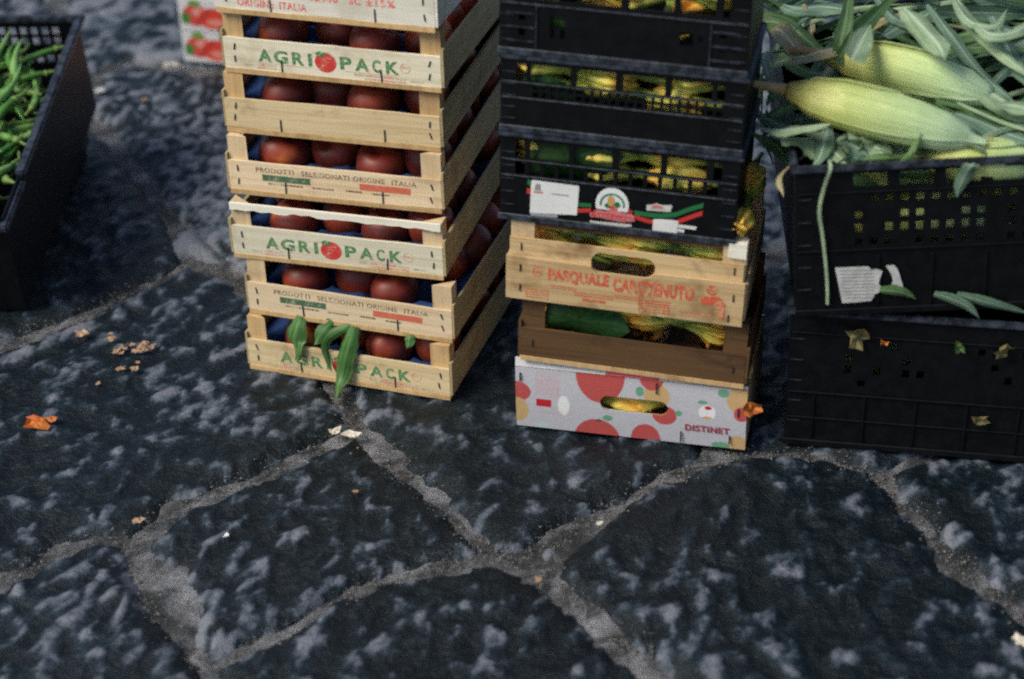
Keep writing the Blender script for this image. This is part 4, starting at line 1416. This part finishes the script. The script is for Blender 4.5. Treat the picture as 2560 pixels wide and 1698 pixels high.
# corn ears
def ear_parts(L, Rd, seed):
    rnd = random.Random(seed)
    n, mm = 36, 26
    prof = [(0, .32), (.05, .46), (.16, .80), (.32, .98), (.50, 1.0), (.68, .97), (.84, .84), (.94, .62), (1, .38)]

    def pr(t):
        for (a, x), (b, y) in zip(prof, prof[1:]):
            if t <= b: return x + (y - x) * (lambda u: u * u * (3 - 2 * u))((t - a) / (b - a)) if b > a else y
        return prof[-1][1]
    vs, uv, fs = [], [], []
    for i in range(mm + 1):
        t = i / mm
        bend = .012 * math.sin(t * 3.0)
        for j in range(n):
            ph = 2 * math.pi * j / n
            q = Rd * pr(t) * (1 + .016 * math.sin(4 * ph + 2.2 * t + seed) + .006 * math.sin(9 * ph - 1.5 * t + seed) + .009 * math.sin(23 * ph + seed))
            vs.append((t * L, q * math.cos(ph) + bend, q * math.sin(ph))); uv.append((t, j / n))
    for i in range(mm):
        for j in range(n):
            fs.append((i * n + j, i * n + (j + 1) % n, (i + 1) * n + (j + 1) % n, (i + 1) * n + j))
    fs.append(tuple(reversed(range(n)))); fs.append(tuple(range(mm * n, mm * n + n)))
    body = mesh(vs, fs, M['ear'], True)
    l = body.uv_layers.new(name='UVMap')
    for lp in body.loops:
        u, v = uv[lp.vertex_index]; l.data[lp.index].uv = (u, v)
    wraps = []
    for k in range(3):                                                      # outer husk leaves lapping over the ear
        a0 = 2.1 * k + rnd.uniform(0, .6); span = rnd.uniform(1.5, 2.1); end = rnd.uniform(.85, 1.14)
        wv, wf, wu = [], [], []
        nu, nv = 22, 12
        for i in range(nu + 1):
            t = .02 + (end - .02) * i / nu
            sp = span * (1 - .75 * max(0, (i / nu - .45) / .55) ** 1.6)
            for j in range(nv + 1):
                ph = a0 + sp * (j / nv - .5)
                e = abs(j / nv - .5) * 2
                q = Rd * (pr(t) * (1.030 + .018 * k) + .04 * e ** 6 + .10 * max(0, i / nu - .9) * 3) * (1 + .012 * math.sin(19 * ph))
                wv.append((t * L, q * math.cos(ph) + .012 * math.sin(t * 3.0), q * math.sin(ph))); wu.append((t, j / nv * .5 + .2 * k))
        for i in range(nu):
            for j in range(nv):
                a = i * (nv + 1) + j
                wf.append((a, a + 1, a + nv + 2, a + nv + 1))
        me = mesh(wv, wf, M['ear'], True)
        l = me.uv_layers.new(name='UVMap')
        for lp in me.loops: l.data[lp.index].uv = wu[lp.vertex_index]
        wraps.append(me)
    return body, wraps


EARS = [(.25, ear_parts(.25, .040, 1)), (.24, ear_parts(.24, .038, 2)), (.22, ear_parts(.22, .032, 3))]


def ear(p0, p1, k, label, roll=0.0, stalk=.05, scale=None, group='ears of corn in the black crate', stalk_bend=.012):
    p0, p1 = Vector(p0), Vector(p1)
    L, (body, wraps) = EARS[k]
    ax = (p1 - p0).normalized()
    r = bpy.data.objects.new('corn_ear', None); C.objects.link(r)
    q = ax.to_track_quat('X', 'Z')
    sc = (p1 - p0).length / L
    r.matrix_world = Matrix.Translation(p0) @ q.to_matrix().to_4x4() @ Matrix.Rotation(roll, 4, 'X') @ Matrix.Diagonal((sc, scale or 1, scale or 1, 1))
    tag(r, label, 'corn ear', group)
    link('husk', body, r)
    for wme in wraps: link('husk_leaf', wme, r)
    v, f = tube([(-stalk, -stalk_bend, .004), (-stalk * .6, -.004, .002), (-.006, 0, 0), (.008, 0, 0)], [.0065, .0065, .0095, .0125], 10)
    link('stalk', mesh(v, f, M['stalk'], True), r)
    sv, sf = [], []
    for i in range(9):
        a = i * .7
        vv, ff = tube([(L * .97, .004 * math.cos(a), .004 * math.sin(a)), (L + .012, .008 * math.cos(a), .008 * math.sin(a)), (L + .026, .013 * math.cos(a * 1.3), .012 * math.sin(a) - .004)], [.0008, .0007, .0004], 4)
        b0 = len(sv); sv += vv; sf += [tuple(b0 + q_ for q_ in fc) for fc in ff]
    link('silk', mesh(sv, sf, M['silk']), r)
    return r


eb = ear(G(2068, 138, .555), G(2478, 246, .525), 0, 'upper of the two big pale green corn ears on the heap', roll=.6, stalk=.055, scale=.81)
ea = ear(G(1965, 226, .540), G(2430, 352, .500), 0, 'lower big pale green corn ear lying along the front of the heap', roll=2.4, stalk=.065, scale=.83)
ear(G(2300, 395, .468), G(2640, 395, .468), 1, 'corn ear lying by the right end of the crate rim', roll=3, stalk=.02, scale=.8)
for i, (x, y, z, yw) in enumerate(((.46, 2.30, .41, 5), (.47, 2.30, .34, -4), (.50, 2.40, .42, 15), (.66, 2.30, .40, 3))):
    dx, dy = math.cos(R(yw)) * .22, math.sin(R(yw)) * .22
    ear((x, y, z), (x + dx, y + dy, z + .01), i % 3, ('top', 'lower', 'rear', 'top right', 'lower right')[i] + ' corn ear glimpsed through the holes of the crate with the paper tag', roll=i, group='corn ears buried in the crate', stalk=.02)
for i, (x, y, z, yw) in enumerate(((.47, 2.33, .10, 2),)):
    dx, dy = math.cos(R(yw)) * .2, math.sin(R(yw)) * .2
    ear((x, y, z), (x + dx, y + dy, z), i % 3, 'corn ear lying inside the dark lower black crate', roll=i, group='corn ears in the lower crate', stalk=.02)


def corn_leaf(pts, wd, mat, label, group='loose corn leaves on the heap', **k):
    o0 = Vector(pts[0])
    o = link('corn_leaf', leaf_mesh([Vector(p) - o0 for p in pts], wd, M[mat], k.pop('n', 16), k.pop('fold', .3), k.pop('side', None), k.pop('base', .5), k.pop('wave', .04), k.pop('tip', .05), k.pop('twist', .3), 1, .07))
    o.location = o0
    tag(o, label, 'corn leaf', group)
    return o


# leaf blades rising from the upper ear
corn_leaf([G(2098, 148, .56), G(2104, 96, .585), G(2116, 40, .61), G(2128, -60, .66)], .024, 'husk_green', 'upright green blade standing from the neck of the upper corn ear', side=(1, 0, .1), wave=0, twist=.2, base=.8)
corn_leaf([G(2092, 152, .56), G(2136, 92, .585), G(2190, 36, .60), G(2270, -50, .64)], .022, 'husk_green', 'green blade slanting up to the right from the upper ear', side=(.6, 0, -.5), wave=0, twist=.1, base=.8)
corn_leaf([G(2130, 150, .585), G(2150, 110, .595), G(2176, 62, .60)], .034, 'ear' if False else 'husk_pale', 'short pale leaf tip standing on the upper corn ear', side=(1, 0, -.4), wave=0, base=1, twist=0)
corn_leaf([G(1998, 135, .555), G(1970, 96, .565), G(1945, 74, .56), G(1925, 78, .55)], .030, 'husk_dry', 'curled yellow-brown leaf left of the upper ear', side=(.6, .2, .7), wave=.02, base=.9)
corn_leaf([G(2085, 122, .572), G(2035, 132, .570), G(1992, 148, .562), G(1970, 160, .555)], .036, 'husk_dry', 'pale papery husk tip at the neck of the upper ear', wave=.02, base=.9, tip=.4)
# named leaves of the heap
spec = [
    ([(2262, 20), (2300, 60), (2345, 110), (2362, 150)], .62, .050, 'husk_pale', 'broad pale bluish leaf arching down behind the upper ear', .60),
    ([(2210, 90), (2260, 60), (2310, 40), (2340, 20)], .57, .040, 'husk_blue', 'bluish leaf bent over behind the upper ear', .58),
    ([(2395, 0), (2430, 60), (2500, 130), (2600, 210)], .60, .030, 'husk_pale', 'long pale midrib leaf crossing the heap at the upper right', .56),
    ([(2370, -30), (2420, 50), (2490, 62), (2520, 20)], .60, .022, 'husk_pale', 'pale bent leaf stalk at the upper right of the heap', .60),
    ([(2480, 40), (2520, 120), (2560, 190), (2620, 260)], .58, .030, 'husk_blue', 'bluish leaf hanging at the far right of the heap', .54),
    ([(2380, 280), (2440, 300), (2510, 330), (2620, 370)], .52, .052, 'husk_blue', 'wide blue-green leaf right of the lower big ear', .50),
    ([(2395, 255), (2460, 285), (2540, 315), (2640, 345)], .525, .012, 'husk_pale', 'thin pale rib running along the right of the heap', .51),
    ([(2150, 345), (2200, 340), (2250, 372), (2270, 412)], .50, .046, 'husk_pale', 'pale leaf folded over the rim below the lower ear', .46),
    ([(2298, 330), (2285, 360), (2262, 390), (2238, 420)], .52, .022, 'husk_green', 'dark green pointed blade standing before the pale leaf at the rim', .47),
    ([(2270, 372), (2330, 372), (2380, 396), (2420, 416)], .49, .034, 'husk_pale', 'pale striped leaf along the rim right of the dark blade', .46),
    ([(1905, 320), (1960, 325), (2010, 318), (2075, 312)], .50, .030, 'husk_pale', 'pale leaf along the left front of the heap', .52),
    ([(2070, 318), (2062, 350), (2050, 390), (2030, 420)], .50, .034, 'husk_blue', 'bluish leaf hanging inside the left rim', .46),
    ([(1870, 265), (1910, 290), (1950, 315), (1975, 330)], .47, .026, 'husk_blue', 'bluish pointed leaf sticking out over the left side', .49),
    ([(1880, 90), (1890, 60), (1905, 50), (1925, 62)], .47, .040, 'husk_green', 'small green leaf beside the top black crate', .47),
    ([(1878, 200), (1890, 230), (1885, 280), (1878, 320)], .45, .020, 'husk_green', 'narrow green leaf hanging beside the middle black crate', .40),
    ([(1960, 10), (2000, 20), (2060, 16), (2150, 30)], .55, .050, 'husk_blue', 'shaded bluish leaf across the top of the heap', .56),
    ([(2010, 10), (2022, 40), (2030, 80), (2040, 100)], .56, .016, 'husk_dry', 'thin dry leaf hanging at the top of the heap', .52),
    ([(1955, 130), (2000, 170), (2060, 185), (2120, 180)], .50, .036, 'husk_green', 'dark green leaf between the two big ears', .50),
    ([(2480, 260), (2530, 262), (2590, 275), (2660, 290)], .54, .040, 'husk_pale', 'pale husk beyond the tip of the upper ear', .53),
    ([(2118, 330), (2160, 345), (2200, 378), (2215, 415)], .505, .060, 'husk_pale', 'broad mint leaf folded over the middle of the crate rim', .470),
    ([(2000, 330), (2060, 335), (2110, 352), (2150, 395)], .500, .044, 'husk_pale', 'mint leaf running down to the rim left of the folded one', .468),
    ([(2360, 305), (2430, 335), (2500, 358), (2600, 392)], .520, .066, 'husk_pale', 'wide striped husk running on from the tip of the lower big ear', .485),
    ([(2440, 205), (2490, 240), (2545, 275), (2620, 300)], .545, .060, 'husk_pale', 'wide pale husk running on from the tip of the upper big ear', .51),
    ([(2340, 250), (2420, 268), (2500, 300), (2620, 330)], .530, .030, 'husk_green', 'dark green blade in the gap between the two big ears', .50),
    ([(1950, 345), (2010, 350), (2075, 372), (2120, 415)], .49, .060, 'husk_pale', 'wide mint leaf lying inside the left end of the crate rim', .468),
    ([(2090, 350), (2130, 362), (2165, 385), (2180, 412)], .50, .056, 'husk_blue', 'bluish leaf tucked between the mint leaves at the rim', .47),
    ([(2235, 330), (2290, 352), (2350, 378), (2410, 405)], .500, .050, 'husk_pale', 'mint leaf under the tip of the lower big ear', .468),
    ([(1880, 330), (1925, 352), (1960, 385), (1985, 420)], .46, .030, 'husk_green', 'dark leaf drooping at the left corner of the corn crate', .44),
    ([(2440, 60), (2480, 85), (2540, 78), (2600, 40)], .60, .034, 'husk_pale', 'wide pale leaf joint at the upper right corner of the heap', .60),
    ([(2320, 10), (2380, 90), (2450, 180), (2540, 260)], .585, .026, 'husk_blue', 'long bluish blade slanting down behind the upper ear', .53),
    ([(2180, -20), (2230, 40), (2290, 70), (2330, 130)], .59, .024, 'husk_blue', 'narrow bluish blade behind the upright green ones', .57),
]
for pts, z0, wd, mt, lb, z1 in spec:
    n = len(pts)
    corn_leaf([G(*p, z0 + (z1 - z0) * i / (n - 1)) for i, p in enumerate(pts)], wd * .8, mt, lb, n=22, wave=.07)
rnd = random.Random(77)
for i in range(120):
    x, y = rnd.uniform(.40, .88), rnd.uniform(2.25, 2.82)
    z = .44 + .05 * rnd.random() + .36 * max(0, (y - 2.42)) * rnd.uniform(.5, 1)
    a = rnd.uniform(-.7, .5) + (math.pi if rnd.random() < .4 else 0)
    L = rnd.uniform(.20, .42)
    pts = [(x, y, z), (x + L * .35 * math.cos(a), y + L * .35 * math.sin(a) * .8, z + rnd.uniform(0, .05)), (x + L * .7 * math.cos(a + .2), y + L * .7 * math.sin(a + .2) * .8, z + rnd.uniform(-.02, .05)), (x + L * math.cos(a + .4), y + L * math.sin(a + .4) * .8, z + rnd.uniform(-.05, .02))]
    pts = [(max(.375, p[0]), max(2.235, min(2.80, p[1])), p[2]) for p in pts]
    mt = rnd.choice(['husk_blue', 'husk_green', 'husk_blue', 'husk_pale', 'husk_green', 'husk_dry' if i % 4 == 0 else 'husk_blue'])
    corn_leaf(pts, rnd.uniform(.010, .020) if i % 3 else rnd.uniform(.024, .042), mt, '%s %s corn leaf tangled in the %s %s of the corn heap' % ('narrow' if i % 3 else 'broad', {'husk_blue': 'bluish', 'husk_green': 'green', 'husk_pale': 'pale', 'husk_dry': 'dried'}[mt], 'front' if y < 2.45 else 'middle' if y < 2.63 else 'back', 'left' if x < .56 else 'centre' if x < .70 else 'right'), 'tangled corn leaves of the heap', twist=rnd.uniform(-2.4, 2.4), base=rnd.uniform(.3, .8), wave=.09)
for i, (x0_, x1_, z_) in enumerate(((.44, .56, .452), (.52, .66, .440), (.62, .74, .455), (.42, .52, .425))):
    corn_leaf([(x0_, 2.262, z_), ((x0_ + x1_) / 2, 2.250, z_ + .006), (x1_, 2.262, z_ - .012)], .030, 'husk_green' if i % 2 else 'husk_blue', ('first', 'second', 'third', 'lowest')[i] + ' corn leaf pressed behind the slots under the rim of the corn crate', side=(0, 0, 1), wave=.02)
# strand and leaves hanging down the front
F_ = lambda x, y, dy=-.006: TU @ up_local(x, y, dy)
corn_leaf([F_(2074, 400, .004), F_(2076, 424, -.010), F_(2060, 470), F_(2048, 528), F_(2056, 590), F_(2064, 660), F_(2068, 720), F_(2068, 762)], .0058, 'husk_pale', 'thin pale green strand hanging down the front of the corn crate', n=26, wave=0, fold=.1, tip=.9, base=.9, twist=.6, side=(1, 0, 0))
corn_leaf([F_(2442, 396, .01), F_(2430, 412, -.010), F_(2412, 440), F_(2398, 468), F_(2392, 494)], .022, 'husk_blue', 'bluish leaf drooping over the rim at the right of the crate front', side=(1, 0, 0), wave=0)
corn_leaf([F_(2335, 736, -.008), F_(2378, 748, -.012), F_(2420, 768, -.014), F_(2448, 796, -.014)], .018, 'husk_blue', 'blue-green leaf lying on the ledge between the two black crates', side=(0, 0, 1), wave=0)
corn_leaf([F_(2392, 736, -.008), F_(2450, 752, -.012), F_(2510, 768, -.012), F_(2590, 790, -.012)], .017, 'husk_blue', 'second longer leaf on the ledge further right', side=(0, 0, 1), wave=0)
corn_leaf([F_(2200, 726, -.006), F_(2230, 728, -.010), F_(2262, 734, -.010), F_(2290, 748, -.008)], .018, 'husk_green', 'dark green leaf lying across the foot of the paper tag', side=(0, 0, 1), wave=0)


def front_low(x, y, dy=-.006):
    d = FWD + CR * ((x - 1280) / (LENS / 36 * 2560)) - CU * ((y - 849) / (LENS / 36 * 2560))
    inv = TL.inverted(); o, dd = inv @ CO, inv.to_3x3() @ d
    return TL @ (o + dd * ((dy - o.y) / dd.y))


for x, y, sz, mt, lb, sd_ in ((2140, 838, .017, 'husk_dry', 'crumpled tan husk scrap caught on the front of the lower black crate', 3),
                             (2505, 872, .013, 'husk_dry', 'narrow pale husk scrap caught at the right of the lower black crate', 5),
                             (2448, 1045, .011, 'husk_dry', 'pinkish husk scrap low on the front of the dark crate', 8),
                             (2210, 855, .006, 'petal', 'tiny yellow scrap beside the crumpled tan husk scrap', 9),
                             (2395, 865, .009, 'husk_green', 'small green leaf scrap poking out of the lower black crate', 11)):
    o = crumpled(lb, front_low(x, y), sz, mt, 'husk_scrap', 'scrap', sd_, 1.0)
    o.rotation_euler = (R(80), .4 * sd_, 0)

# ------------------------------------------------------------------ black crate of green peppers on the left
PW, PDp, PH = .40, .60, .205
pyaw, ppitch = R(3.0), R(9.5)
small = [(PW / 2 - .155 + .0205 * i, PW / 2 - .155 + .0205 * i + .0135, z, z + .017) for i in range(6) for z in (.168, .146, .107)]
pback = small + [(-.17, .035, .150, .186), (-.17, .035, .105, .125)]
pc = empty('plastic_crate', (-.985, 2.735, -.0), pyaw, 0, 0)
pc.matrix_world = Matrix.Translation((-1.0215, 2.711, .0)) @ Matrix.Rotation(-pyaw, 4, 'Z') @ Matrix.Rotation(ppitch, 4, 'X')
tag(pc, 'black plastic crate of green chilli peppers, tilted towards the viewer at the left edge', 'crate')
hw = PW / 2
flare = lambda p: (p[0], p[1], p[2])
link('front_wall', holed_panel(-hw, hw, .002, PH - .03, 0, .004, [], M['black_plastic']), pc)
link('back_wall', holed_panel(-hw, hw, .002, PH - .01, PDp - .004, PDp, pback, M['black_plastic']), pc)
for sx in (-1, 1):
    me = holed_panel(.0042, PDp - .0042, .002, PH - .012, 0, .004, [(.09, .105, .10, .15)] if sx < 0 else [], M['black_plastic'])
    me.transform(Matrix.Translation((sx * hw - (0 if sx > 0 else -.004), 0, 0)) @ Matrix.Rotation(R(90), 4, 'Z'))
    link('side_wall', me, pc)
link('base', MB().box(-hw + .005, hw - .005, .005, PDp - .005, 0, .004).make(M['black_plastic']), pc)
e = .012
rim = MB().box(-hw - e, hw + e, PDp - .005, PDp + e, PH - .012, PH)
rim.box(hw - .005, hw + e, .115, PDp - .0052, PH - .012, PH).box(hw - .005, hw + e - .003, -e, .1148, PH - .030, PH - .016).box(-hw - e, -hw + .005, .10, PDp - .0052, PH - .012, PH)
rim.box(-hw - e, hw + e - .004, -e, .005, PH - .0302, PH - .018)
link('rim', bevel_mesh(rim.make(M['worn_sheen_plastic']), .003, 2), pc)
TPC = pc.matrix_world.copy()
# the tray it leans on
base_t = empty('plastic_tray', (-1.022, 2.98, 0), pyaw)
tag(base_t, 'low dark tray propping up the back of the chilli pepper crate', 'tray')
link('body', bevel_mesh(MB().box(-.19, .19, 0, .30, 0, .055).make(M['black_plastic']), .006, 2), base_t)
link('rim', bevel_mesh(MB().box(-.198, .198, -.006, .0, .040, .054).box(.1905, .198, .001, .30, .040, .054).make(M['black_plastic']), .002), base_t)

PEP = []
for k in range(6):
    rnd = random.Random(k + 50)
    L = rnd.uniform(.10, .15)
    n = 14
    c1, c2 = rnd.uniform(.3, 1.1) * rnd.choice((-1, 1)), rnd.uniform(-.5, .5)
    p, hdg = Vector((0, 0, 0)), 0.0
    path = []
    for i in range(n):
        path.append(p.copy()); t = i / (n - 1)
        hdg += (c1 + c2 * math.sin(t * 5)) * 1.5 / n
        p = p + Vector((math.cos(hdg), math.sin(hdg), .12 * math.sin(t * 4 + k))) * (L / n)
    rad = [.0068 * (0.75 + .25 * min(1, i / 3)) * (1 - .88 * max(0, (i / (n - 1) - .35) / .65) ** 1.5) for i in range(n)]
    v, f = tube(path, rad, 10)
    body = [mesh(v, f, M[mm_], True) for mm_ in ('pepper_a', 'pepper_b', 'pepper_c')]
    v, f = tube([Vector((-.026, .006 * c1, .004)), Vector((-.012, .002, .002)), Vector((-.001, 0, 0)), Vector((.006, 0, 0))], [.0022, .0022, .0050, .0072], 8)
    PEP.append((body, mesh(v, f, M['pepper_stem'], True), path))
rnd = random.Random(99)
made = 0
for i in range(5000):
    lx = rnd.uniform(-.15, .178); ly = rnd.uniform(.06, .55)
    layer = min(1, made / 270)
    z = .108 + .070 * layer + .018 * math.sin(lx * 9 + 1) * math.sin(ly * 7)
    yaw = rnd.gauss(.5, .7) + (math.pi if rnd.random() < .5 else 0)
    if ly < .3: yaw += .8
    k = rnd.randrange(6)
    L = .13
    ex, ey = lx + L * math.cos(yaw), ly + L * math.sin(yaw)
    body, st, path = PEP[k]
    scl = rnd.uniform(.85, 1.2)
    if any(not (lx + scl * (q.x * math.cos(yaw) - q.y * math.sin(yaw)) < .186 and .02 < ly + scl * (q.x * math.sin(yaw) + q.y * math.cos(yaw)) < .582) for q in path): continue
    mi = rnd.choices((0, 1, 2), (5, 3, 3))[0]
    if made >= 298: break
    made += 1
    r = bpy.data.objects.new('chilli_pepper', None); C.objects.link(r)
    r.matrix_world = TPC @ Matrix.Translation((lx, ly, z)) @ Matrix.Rotation(yaw, 4, 'Z') @ Matrix.Rotation(rnd.uniform(-.14, .14), 4, 'Y') @ Matrix.Rotation(rnd.uniform(-.4, .4), 4, 'X') @ Matrix.Scale(scl, 4)
    tag(r, '%s slender chilli pepper in the %s of the crate, %s' % (('mid green', 'light green', 'dark green')[mi], 'front' if ly < .22 else 'middle' if ly < .40 else 'back', 'by the right rim' if lx > .07 else 'away from the rim'), 'chilli pepper', ('mid green', 'light green', 'dark green')[mi] + ' chilli peppers in the crate')
    link('pod', body[mi], r); link('stalk', st, r)

# ------------------------------------------------------------------ strawberry boxes behind the nectarine stack
def berry_colour(x, z):
    c = (.66, .66, .68)
    u, v = x / .075, z / .068
    for k in range(4):
        uu, vv = u - k * 1.75, v
        # two strawberries side by side with green caps
        if ((uu - .52) / .42) ** 2 + ((vv - .50) / .36) ** 2 < 1: c = (.62, .07, .06)
        if ((uu - .62) / .22) ** 2 + ((vv - .62) / .14) ** 2 < 1: c = (.70, .32, .27)
        if ((uu - 1.02) / .44) ** 2 + ((vv - .42) / .36) ** 2 < 1: c = (.66, .055, .035)
        if ((uu - 1.12) / .30) ** 2 + ((vv - .30) / .12) ** 2 < 1: c = (.72, .25, .19)
        if abs((uu - .74) - (vv - .45) * .9) < .035 and .15 < vv < .75: c = (.30, .03, .025)
        if ((uu - .20) / .15) ** 2 + ((vv - .40) / .20) ** 2 < 1: c = (.06, .20, .035)
        if ((uu - .50) / .20) ** 2 + ((vv - .90) / .11) ** 2 < 1: c = (.12, .30, .06)
    return c


M['berry_print'] = M['box_print']
SB = Vector((-.692, 3.737, 0))
SY = R(14)
for k in range(2):
    b = empty('strawberry_box', SB + Vector((0, 0, .0725 * k)), SY)
    tag(b, ('lower', 'upper')[k] + ' white strawberry box printed with red berries, behind the nectarine stack', 'box', 'strawberry boxes')
    link('front_wall', printed_sheet(0, .38, lambda x: .0700, berry_colour, .0018, mat='berry_print'), b)
    put(b, 'left_wall', MB().box(0, .004, .0045, .28, 0, .0700).make(), M['card_white'])
    put(b, 'side_wall', MB().box(.376, .38, .0045, .28, 0, .0700).make(), M['card_white'])
    put(b, 'back_wall', MB().box(.0045, .3755, .276, .28, 0, .0700).make(), M['card_white'])
    put(b, 'base', MB().box(.0045, .3755, .0045, .2755, .001, .004).make(), M['card_white'])
    put(b, 'lid', MB().box(-.001, .381, .0045, .281, .0702, .0718).make(), M['card_white'])
    if k == 0: pass
    put(b, 'vent_slot', MB().box(.088, .125, -.0008, -.0003, .052 if k == 0 else .0, .0690 if k == 0 else .012).make(), M['staple'])

# ------------------------------------------------------------------ litter on the stones
crumpled('crumpled orange squash petal lying on the stones at the left', G(90, 1064, .004), .022, 'petal', seed=12, flat=.5)
crumpled('small orange scrap beside the crumpled orange petal', G(126, 1052, .004), .009, 'petal', seed=13, flat=.5)
M['scrap'] = plain('pale nut shell', (.32, .17, .09), .7, (.46, .33, .22), 150)
M['white_scrap'] = plain('whitish scrap', (.62, .56, .46), .6)
rnd = random.Random(5)
for i in range(17):
    x, y = 315 + rnd.gauss(0, 32), 874 + rnd.gauss(0, 22)
    crumpled('tan food crumb in the scattered cluster on the left paving', G(x, y, .005), rnd.uniform(.004, .009), 'scrap', 'food_crumb', 'crumb', 100 + i, .45, 'crumbs on the left paving')
for x, y, s, mt, lb in ((838, 1079, .011, 'white_scrap', 'whitish stub in the joint before the nectarine stack, left one'), (878, 1089, .013, 'white_scrap', 'whitish stub in the joint before the nectarine stack, longer right one'),
                        (346, 1303, .008, 'scrap', 'small tan chip in the joint at the lower left'), (565, 1340, .0045, 'paper', 'tiny white glint modelled as a speck on the middle paving stone'),  # the white speck stands in for a glint on the slab
                        (427, 163, .014, 'white_scrap', 'cream scrap on the stones before the strawberry boxes'), (248, 228, .013, 'paper_worn', 'white paper scrap beside the chilli pepper crate'),
                        (2550, 1606, .012, 'white_scrap', 'pale chip at the lower right edge of the paving'), (205, 836, .010, 'scrap', 'small brown scrap left of the crumb cluster'),
                        (362, 250, .007, 'scrap', 'tiny orange crumb behind the chilli pepper crate'), (1497, 1310, .006, 'white_scrap', 'small pale chip in the joint before the cardboard box'),
                        (889, 1230, .004, 'scrap', 'tiny orange crumb on the middle paving stone'), (1345, 1450, .006, 'scrap', 'small orange chip in the joint at the centre'),
                        (245, 961, .006, 'scrap', 'single tan crumb below the crumb cluster')):
    crumpled(lb, G(x, y, .004), s, mt, 'litter_scrap', 'scrap', int(x), .5)
